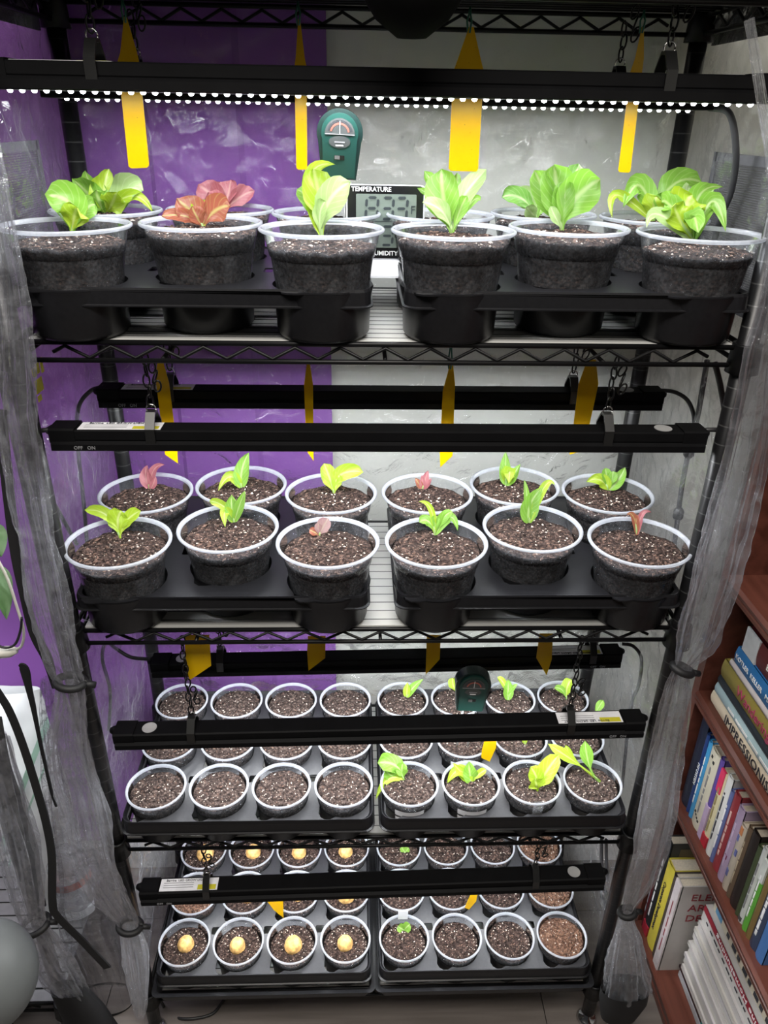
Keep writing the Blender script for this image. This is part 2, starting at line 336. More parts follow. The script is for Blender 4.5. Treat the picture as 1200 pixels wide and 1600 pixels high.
def plate_with_holes(name, outline, holes, th, m, parent=None, loc=None):
    cu = bpy.data.curves.new(name, 'CURVE'); cu.dimensions = '2D'; cu.fill_mode = 'BOTH'; cu.extrude = th / 2
    for poly in [outline] + holes:
        sp = cu.splines.new('POLY'); sp.points.add(len(poly) - 1); sp.use_cyclic_u = True
        for i, p in enumerate(poly): sp.points[i].co = (p[0], p[1], 0, 1)
    o = bpy.data.objects.new(name, cu); COL.objects.link(o)
    dg = bpy.context.evaluated_depsgraph_get(); me = bpy.data.meshes.new_from_object(o.evaluated_get(dg))
    bpy.data.objects.remove(o); bpy.data.curves.remove(cu)
    me.name = name; me.materials.clear(); me.materials.append(m)
    return me
def text_mesh(body, size, m, extrude=0.0004, align='CENTER', bold=False, sx=1.0):
    cu = bpy.data.curves.new('lettering', 'FONT'); cu.body = body; cu.size = size; cu.extrude = extrude; cu.align_x = align; cu.align_y = 'CENTER'; cu.resolution_u = 2
    if bold: cu.offset = size * 0.022
    o = bpy.data.objects.new('lettering', cu); COL.objects.link(o)
    dg = bpy.context.evaluated_depsgraph_get(); me = bpy.data.meshes.new_from_object(o.evaluated_get(dg))
    bpy.data.objects.remove(o); bpy.data.curves.remove(cu)
    if sx != 1.0:
        for v in me.vertices: v.co.x *= sx
    me.materials.clear(); me.materials.append(m); return me
def lettering(body, size, m, parent, origin, right, up, bold=False, sx=1.0, name='lettering', align='CENTER'):
    me = text_mesh(body, size, m, bold=bold, sx=sx, align=align); o = ob(name, me, parent)
    R = Vector(right).normalized(); U = Vector(up).normalized(); N = R.cross(U)
    Mx = Matrix.Identity(4)
    for i in range(3): Mx[i][0] = R[i]; Mx[i][1] = U[i]; Mx[i][2] = N[i]; Mx[i][3] = origin[i]
    o.matrix_local = Mx; return o
def rrect(x0, x1, y0, y1, r, n=5):
    P = []
    for cx, cy, a in ((x1 - r, y1 - r, 0), (x0 + r, y1 - r, 90), (x0 + r, y0 + r, 180), (x1 - r, y0 + r, 270)):
        for k in range(n + 1):
            g = math.radians(a + 90 * k / n); P.append((cx + r * math.cos(g), cy + r * math.sin(g)))
    return P
def bez(a, b, c, n):
    return [a * (1 - t) ** 2 + b * 2 * t * (1 - t) + c * t * t for t in [i / n for i in range(n + 1)]]
def spline(pts, n=8):
    P = [Vector(p) for p in pts]; out = []
    for i in range(len(P) - 1):
        p0, p1, p2, p3 = P[max(i - 1, 0)], P[i], P[i + 1], P[min(i + 2, len(P) - 1)]
        for k in range(n):
            t = k / n; out.append(0.5 * ((2 * p1) + (p2 - p0) * t + (2 * p0 - 5 * p1 + 4 * p2 - p3) * t * t + (3 * p1 - p0 - 3 * p2 + p3) * t ** 3))
    out.append(P[-1]); return out

# ------------------------------------------------------------------ the setting
WALL_Y = 0.395
tag(MB().box(-2.0, 1.2, WALL_Y, WALL_Y + 0.1, 0, 2.6).build('wall_back', wall_white), kind='structure')
tag(MB().box(0.90, 1.0, -1.6, WALL_Y, 0, 2.6).build('wall_right', wall_white), kind='structure')
fl = tag(MB().box(-2.0, 1.2, -2.2, WALL_Y, -0.05, -0.006).build('floor', simple('floor_base', (0.03, 0.026, 0.024), 0.8)), kind='structure')
rows = 17
for r in range(rows):
    y1 = WALL_Y - 0.001 - r * 0.15; xs = -1.3 + (r * 0.37 % 0.9)
    for k in range(-1, 3):
        x0 = xs + k * 0.92; me = MB().box(max(x0, -1.99) + 0.001, min(x0 + 0.92, 0.9) - 0.001, y1 - 0.149, y1 - 0.001, -0.006, 0.0)
        if x0 < 0.89: me.build('plank', plank_wood, fl)
bb = MB().prism([(WALL_Y, 0), (WALL_Y - 0.014, 0), (WALL_Y - 0.014, 0.075), (WALL_Y - 0.006, 0.092), (WALL_Y, 0.095)], 0, -2.0, 0.9)
tag(bb.build('baseboard_back', skirting_white), kind='structure')
# purple backdrop sheet with two vertical creases
P = []
xs = [-1.9, -1.2, -0.8, -0.62, -0.45, -0.352, -0.345, -0.25, -0.215, -0.205, -0.15, -0.079]
off = {-0.352: 0.0, -0.345: 0.004, -0.215: 0.0, -0.205: 0.004}
for z in np.linspace(0.1, 2.5, 13):
    P.append([(x, 0.386 - off.get(x, 0.002 + 0.0015 * math.sin(9 * x)), z) for x in xs])
bd = MB().grid(P)
bdo = bd.build('purple_backdrop', purple_sheet); tag(bdo, 'flat purple sheet covering the left half of the wall behind the rack', 'backdrop')
mod = bdo.modifiers.new('thick', 'SOLIDIFY'); mod.thickness = 0.003

# ------------------------------------------------------------------ wire rack
HW, DEP = 0.4445, 0.330                       # half width and depth between post centres
SZ = {0: 1.800, 1: 1.425, 2: 1.004, 3: 0.564, 4: 0.129}
rack = thing('wire_rack', 'tall black wire shelving rack holding all the pot trays and lamps', 'shelving rack')
post_me = MB().tube([(0, 0, 0.03), (0, 0, 1.84)], 0.0127, 18).mesh('post', post_black, True)
foot_me = MB().lathe([(0.0, 0.0), (0.019, 0.0), (0.021, 0.006), (0.017, 0.012), (0.008, 0.014), (0.008, 0.035), (0, 0.035)], 18).mesh('levelling_foot', chrome, True)
col_me = MB().lathe([(0.0127, 0.0), (0.020, 0.0), (0.0175, 0.034), (0.0175, 0.036), (0.0132, 0.036)], 18).mesh('collar', black_wire, True)
cap_me = MB().lathe([(0.0, 0.012), (0.011, 0.010), (0.0137, 0.0), (0.0137, -0.02), (0.012, -0.02)], 18).mesh('post_cap', black_wire, True)
for sx in (-1, 1):
    for y in (0, DEP):
        po = ob('post', post_me, rack, (sx * HW, y, 0)); ob('levelling_foot', foot_me, po, (0, 0, 0)); ob('post_cap', cap_me, po, (0, 0, 1.84))
def truss(mb_u, mb_l, mb_z, a, b, z, n):
    a, b = Vector(a), Vector(b); d = (b - a).normalized(); ln = (b - a).length
    mb_u.tube([a + Vector((0, 0, z)), b + Vector((0, 0, z))], 0.0034, 8)
    mb_l.tube([a + Vector((0, 0, z - 0.022)), b + Vector((0, 0, z - 0.022))], 0.0032, 8)
    m = 0.034; pts = []; st = (ln - 2 * m) / (2 * n)
    for i in range(2 * n + 1):
        t = m + i * st; zz = z - 0.0045 if i % 2 == 1 else z - 0.019
        if i == 0 or i == 2 * n: t += (st * 0.45 if i == 0 else -st * 0.45); zz = z - 0.012
        pts.append(a + d * t + Vector((0, 0, zz)))
    mb_z.tube(pts, 0.0024, 6)
for k, z in SZ.items():
    sh = ob('shelf', None, rack, (0, 0, 0))
    zz = z - 0.003
    for nm, a, b, n in (('front_truss', (-HW, 0, 0), (HW, 0, 0), 15), ('rear_truss', (-HW, DEP, 0), (HW, DEP, 0), 15),
                        ('side_truss', (-HW, 0, 0), (-HW, DEP, 0), 5), ('side_truss', (HW, 0, 0), (HW, DEP, 0), 5)):
        u, l, q = MB(), MB(), MB(); truss(u, l, q, a, b, zz, n)
        q.v, q.f = q.v, q.f
        u.add(l.v, l.f); u.add(q.v, q.f); u.build(nm, black_wire, sh, True)
    if k:
        wire_me = MB().tube([(-HW + 0.012, 0, 0), (HW - 0.012, 0, 0)], 0.0010, 6).mesh('wire', simple('wire_dark', (0.05, 0.05, 0.05), 0.5), True)
        for i in range(14): ob('wire', wire_me, sh, (0, 0.0215 + i * 0.0222, z - 0.0010))
        for x in (-0.27, 0, 0.27): MB().tube([(x, 0.0, z - 0.024), (x, DEP, z - 0.024)], 0.0028, 6).build('cross_wire', black_wire, sh, True)
        MB().box(-HW + 0.016, HW - 0.016, 0.006, DEP - 0.006, z - 0.0052, z - 0.0007).build('liner', liner_grey, sh)
    else:
        for i in range(14): MB().tube([(-HW, 0.0215 + i * 0.0222, z), (HW, 0.0215 + i * 0.0222, z)], 0.0018, 6).build('wire', black_wire, sh, True)
    for sx in (-1, 1):
        for y in (0, DEP): ob('collar', col_me, sh, (sx * HW, y, z - 0.034))
roof = MB()
roof.prism([(-0.13, 1.845), (0.36, 1.845), (0.36, 1.851), (-0.13, 1.851)], 0, -0.478, 0.478)
for sx in (-1, 1): roof.box(sx * 0.478 - 0.002, sx * 0.478 + 0.002, -0.02, 0.36, 1.765, 1.848)
tag(roof.build('cover_roof', webbing), 'black fabric roof of the plastic cover on top of the rack', 'cover')

# ------------------------------------------------------------------ trays
def keyhole(cx, cy, R, off=None, r=0):
    P = []
    for k in range(44):
        g = 2 * math.pi * k / 44; rad = R
        if off:
            d = math.hypot(*off); ga = math.atan2(off[1], off[0]); c = math.cos(g - ga); disc = r * r - d * d * math.sin(g - ga) ** 2
            if c > 0 and disc > 0: rad = max(rad, d * c + math.sqrt(disc))
        P.append((cx + rad * math.cos(g), cy + rad * math.sin(g)))
    return P
def make_tray(name, label, W, D, zt, holes, R, keys, Rb, slots, loc, skirt=0.017, rim_h=0.0):
    t = thing(name, label, 'plant tray', loc)
    hl = [keyhole(x, y, R, keys, 0.016 if keys else 0) for x, y in holes] + [rrect(x - a, x + a, y - b, y + b, 0.003, 2) for x, y, a, b in slots]
    me = plate_with_holes('deck', rrect(-W / 2, W / 2, 0, D, 0.018), hl, 0.002, tray_black); me.materials[0] = tray_black if W < 0.41 else tray_deck_sheen; ob('deck', me, t, (0, 0, zt))
    # hanging skirt with an out-turned foot and a rolled top edge
    A = rrect(-W / 2, W / 2, 0, D, 0.018); mb = MB(); rings = []
    def ring(o, z): rings.append([(x * (1 + 2 * o / W), D / 2 + (y - D / 2) * (1 + 2 * o / D), zt + z) for x, y in A])
    for o, z in ((-0.005, 0.001), (-0.001, 0.0035 + rim_h), (0.0, 0.0035 + rim_h), (0.001, 0.0), (0.0015, -skirt + 0.002), (0.004, -skirt + 0.001), (0.004, -skirt - 0.0005), (0.0, -skirt - 0.0005), (-0.002, -skirt + 0.002), (-0.002, -0.001)): ring(o, z)
    n = len(A); vs = [p for r in rings for p in r]
    mb.add(vs, [(i * n + k, i * n + (k + 1) % n, (i + 1) * n + (k + 1) % n, (i + 1) * n + k) for i in range(len(rings) - 1) for k in range(n)])
    mb.build('rim', tray_black, t)
    cup = MB().lathe([(R + 0.001, zt - 0.001), (R - 0.002, zt - 0.012), (Rb, 0.006), (Rb - 0.004, 0.001), (0.0, 0.001), (0.0, 0.0022), (Rb - 0.005, 0.0022), (Rb - 0.0015, 0.007), (R - 0.0035, zt - 0.012), (R - 0.0005, zt)], 36).mesh('cup', tray_black, True)
    for x, y in holes: ob('cup', cup, t, (x, y, 0))
    return t, holes
# large six-pot trays: middle column set further back
BIGX = (-0.1475, 0.0, 0.1475)
big_holes = [(-0.1475, 0.050), (0.0, 0.092), (0.1475, 0.050), (-0.1475, 0.209), (0.0, 0.238), (0.1475, 0.209)]
big_slots = [(-0.0737, 0.135, 0.006, 0.016), (0.0737, 0.135, 0.006, 0.016)]
ZT_BIG, ZT_SM = 0.060, 0.066
POTS = {}                                     # (shelf,row,col) -> position of the pot base
tray_lab = {(1, -1): 'black six-pot tray on the left of the topmost pot shelf', (1, 1): 'black six-pot tray on the right of the topmost pot shelf',
            (2, -1): 'black six-pot tray on the left of the second pot shelf', (2, 1): 'black six-pot tray on the right of the second pot shelf',
            (3, -1): 'black twelve-pot tray of bare soil pots, left on third shelf', (3, 1): 'black twelve-pot tray of seedlings, right on third shelf',
            (4, -1): 'black twelve-pot tray holding the yellow seeds, bottom shelf left', (4, 1): 'black twelve-pot tray on the right of the bottom shelf'}
for s in (1, 2):
    for sd, cx in ((-1, -0.2235), (1, 0.2265)):
        y0 = -0.014
        t, hs = make_tray('pot_tray', tray_lab[s, sd], 0.408, 0.318, ZT_BIG, big_holes, 0.0605, (-0.032, -0.045), 0.0565, big_slots, (cx, y0, SZ[s] + 0.0005))
        for i, (x, y) in enumerate(hs):
            POTS[s, i // 3, (i % 3) + (0 if sd < 0 else 3)] = (cx + x, y0 + y, SZ[s] + 0.0035)
sm_holes = [((c - 1.5) * 0.105, 0.054 + r * 0.106) for r in range(3) for c in range(4)]
sm_slots = [((c - 1) * 0.105, 0.107 + r * 0.106 - 0.012, 0.009, 0.008) for r in range(2) for c in range(3)]
for s, y0 in ((3, -0.028), (4, -0.016)):
    for sd, cx in ((-1, -0.2145), (1, 0.2125 if s == 3 else 0.2165)):
        t, hs = make_tray('seedling_tray', tray_lab[s, sd], 0.412, 0.32, ZT_SM, sm_holes, 0.0445, (-0.026, -0.033), 0.039, sm_slots, (cx, y0, SZ[s] + 0.0005), skirt=0.02, rim_h=0.003)
        for i, (x, y) in enumerate(hs):
            POTS[s, i // 4, (i % 4) + (0 if sd < 0 else 4)] = (cx + x, y0 + y, SZ[s] + 0.0035)
        if s == 4:                             # the bottom trays stand in a black drip tray
            dt = MB(); A = rrect(-0.204, 0.204, -0.002, 0.325, 0.012); rg = []
            for o, z in ((0.0, 0.0), (0.004, 0.030), (0.012, 0.031), (0.012, 0.029), (0.0055, 0.0285)): rg.append([(x * (1 + o / 0.204), 0.16 + (y - 0.16) * (1 + o / 0.163), z) for x, y in A])
            n = len(A); dt.add([p for r in rg for p in r], [(i * n + k, i * n + (k + 1) % n, (i + 1) * n + (k + 1) % n, (i + 1) * n + k) for i in range(len(rg) - 1) for k in range(n)])
            dt.build('drip_tray', tray_black, t)

# ------------------------------------------------------------------ pots, soil, plants
def pot_meshes(kind):
    if kind == 'big':
        prof = [(0.0, 0.0), (0.048, 0.0), (0.0505, 0.003), (0.0566, 0.058), (0.0608, 0.0895), (0.0612, 0.0905), (0.0624, 0.0912), (0.0660, 0.108), (0.0684, 0.1172)]
        rim = [(0.0682, 0.1172), (0.0728, 0.1180), (0.0741, 0.1195), (0.0738, 0.1216), (0.0718, 0.1226), (0.0696, 0.1218), (0.0684, 0.1196), (0.0680, 0.1172)]
    else:
        prof = [(0.0, 0.0), (0.036, 0.0), (0.038, 0.003), (0.0425, 0.055), (0.0445, 0.074), (0.0463, 0.0885)]
        rim = [(0.0461, 0.0885), (0.0490, 0.0898), (0.0501, 0.0915), (0.0497, 0.0934), (0.0480, 0.0942), (0.0464, 0.0932), (0.0458, 0.0905), (0.0458, 0.0885)]
    return MB().lathe(prof, 48).mesh('container', pot_wall, True), MB().lathe(rim, 56).mesh('container_rim', pot_rim, True)
def soil_mesh(kind, level, seed, material, tilt=0.0):
    if kind == 'big':
        rad = lambda z: np.interp(z, [0, 0.003, 0.058, 0.0895, 0.0912, 0.108, 0.120], [0.046, 0.049, 0.0552, 0.0594, 0.0610, 0.0646, 0.067]); nr, na = 18, 54
    else:
        rad = lambda z: np.interp(z, [0, 0.003, 0.055, 0.074, 0.094], [0.034, 0.0365, 0.041, 0.043, 0.0445]); nr, na = 14, 44
    rng = random.Random(seed); mb = MB(); vs = []; fs = []
    R = rad(level) - 0.0004; amp = 0.0022
    def hgt(x, y):
        q = Vector((x * 60 + seed * 7.1, y * 60, seed * 3.3)); q2 = Vector((x * 330 + seed * 7.1, y * 330, seed * 3.3))
        return level + amp * noise.noise(q) * 1.6 + 0.0024 * noise.noise(q2) - 0.003 * (math.hypot(x, y) / R) ** 4 + tilt * x
    for i in range(1, nr + 1):
        for k in range(na):
            g = 2 * math.pi * (k + 0.5 * (i % 2)) / na; r = R * i / nr; x, y = r * math.cos(g), r * math.sin(g); vs.append((x, y, hgt(x, y)))
    vs.append((0, 0, hgt(0, 0))); c = len(vs) - 1
    fs += [(c, k, (k + 1) % na) for k in range(na)]
    for i in range(nr - 1):
        for k in range(na): fs.append((i * na + k, (i + 1) * na + k, (i + 1) * na + (k + 1) % na, i * na + (k + 1) % na))
    last = (nr - 1) * na; zz = [level - 0.004, 0.0914, 0.0895, level * 0.45, 0.003] if kind == 'big' else [level - 0.004, level * 0.5, 0.003]
    prev = last
    for z in zz:
        o = len(vs); rz = rad(z) - 0.0004
        for k in range(na):
            g = 2 * math.pi * (k + 0.5 * (nr % 2)) / na; vs.append((rz * math.cos(g), rz * math.sin(g), z))
        fs += [(prev + k, o + k, o + (k + 1) % na, prev + (k + 1) % na) for k in range(na)]; prev = o
    mb.add(vs, fs); me = mb.mesh('soil', material, True)
    def bits(nb, s0, s1, m, name, flat):
        b = MB()
        for _ in range(nb):
            rr = R * 0.96 * math.sqrt(rng.random()); g = rng.random() * 6.283; x, y = rr * math.cos(g), rr * math.sin(g); z = hgt(x, y)
            s = s0 + (s1 - s0) * rng.random() ** 2.5; a = rng.random() * 6.28; l = s * (1 + rng.random()); w = s * (0.6 + 0.5 * rng.random()); h = s * flat
            ca, sa = math.cos(a), math.sin(a); tz = (rng.random() - 0.5) * s
            pts = [(l * ca, l * sa, tz), (-w * sa, w * ca, 0), (-l * ca, -l * sa, -tz), (w * sa, -w * ca, 0)]
            b.add([(x + p[0], y + p[1], z + p[2]) for p in pts] + [(x, y, z + h), (x, y, z - h * 0.5)], [(0, 1, 4), (1, 2, 4), (2, 3, 4), (3, 0, 4), (1, 0, 5), (2, 1, 5), (3, 2, 5), (0, 3, 5)])
        return b.mesh(name, m)
    if kind == 'big': pm = bits(120, 0.0005, 0.0021, perlite, 'perlite', 0.8); bk = bits(300, 0.0009, 0.0032, bark, 'bark_bits', 0.6)
    else: pm = bits(105, 0.0004, 0.0017, perlite, 'perlite', 0.8); bk = bits(120, 0.0008, 0.0024, bark, 'bark_bits', 0.6)
    return me, pm, bk, level
POTM = {'big': pot_meshes('big'), 'small': pot_meshes('small')}
SOIL = {('big', 'hi'): [soil_mesh('big', 0.112, i, soil_dark) for i in (1, 2)],
        ('big', 'mid'): [soil_mesh('big', 0.106, i, soil_mid) for i in (3, 4, 5)],
        ('big', 'lo'): [soil_mesh('big', 0.104, i, soil_dark) for i in (6, 7)],
        ('small', 'mid'): [soil_mesh('small', 0.083, i, soil_pale) for i in (11, 12, 13)],
        ('small', 'lo'): [soil_mesh('small', 0.077, i, soil_mid) for i in (14, 15, 16)],
        ('small', 'coir'): [soil_mesh('small', 0.084, i, soil_coir) for i in (17, 18)]}
def leaf_mesh(b, m, t, width, shape, cup, ruffle, rng, seed):
    nu, nv = 12, 8
    path = bez(b, m, t, nu); vs = []; uvs = []
    view = (CAM - t).normalized()
    tilt = Vector((rng.uniform(-0.4, 0.4), rng.uniform(-0.3, 0.3), rng.uniform(0.1, 0.6)))
    N0 = (view + tilt).normalized()
    L_ = sum((path[i + 1] - path[i]).length for i in range(nu))
    for i in range(nu + 1):
        u = i / nu; T = (path[min(i + 1, nu)] - path[max(i - 1, 0)]).normalized()
        S = T.cross(N0); S = S.normalized() if S.length > 0.05 else T.orthogonal().normalized(); N = S.cross(T).normalized()
        if shape == 's':       # spoon: narrow stalk, round blade
            q_ = min(1, max(0, (u - 0.10) / 0.42)); ww = 0.10 + 0.90 * q_ * q_ * (3 - 2 * q_)
            if u > 0.60: ww *= math.sqrt(max(0, 1 - ((u - 0.60) / 0.40) ** 2.6))
        elif shape == 'b':     # long thin stem with a blade at the end
            ww = 0.16 if u < 0.55 else 0.16 + 0.84 * math.sin(math.pi * min(1, (u - 0.55) / 0.45)) ** 0.7
            if u >= 0.999: ww = 0.0
        else:                  # ovate, pointed
            ww = math.sin(math.pi * min(1, u ** 0.8)) ** 0.8 + 0.08 * (1 - u)
        for j in range(nv + 1):
            v = j / nv * 2 - 1
            o = S * (v * ww * width / 2) + N * (cup * width * (v * v) * ww)
            o += N * (ruffle * width * abs(v) ** 1.5 * ww * math.sin(9.0 * u + 2.0 * (1 if v > 0 else 2.3) + seed)) + T * (ruffle * width * 0.5 * abs(v) ** 2 * ww * math.sin(17 * u + seed * 1.7))
            o += N * (0.03 * width * math.sin(12 * u + 5 * v + seed))
            vs.append(path[i] + o); uvs.append((u, j / nv))
    fs = [(i * (nv + 1) + j, i * (nv + 1) + j + 1, (i + 1) * (nv + 1) + j + 1, (i + 1) * (nv + 1) + j) for i in range(nu) for j in range(nv)]
    me = bpy.data.meshes.new('leaf'); me.from_pydata([tuple(v) for v in vs], [], fs); ul = me.uv_layers.new(name='UVMap')
    for lp in me.loops: ul.data[lp.index].uv = uvs[lp.vertex_index]
    me.polygons.foreach_set('use_smooth', [True] * len(fs)); me.update(); return me
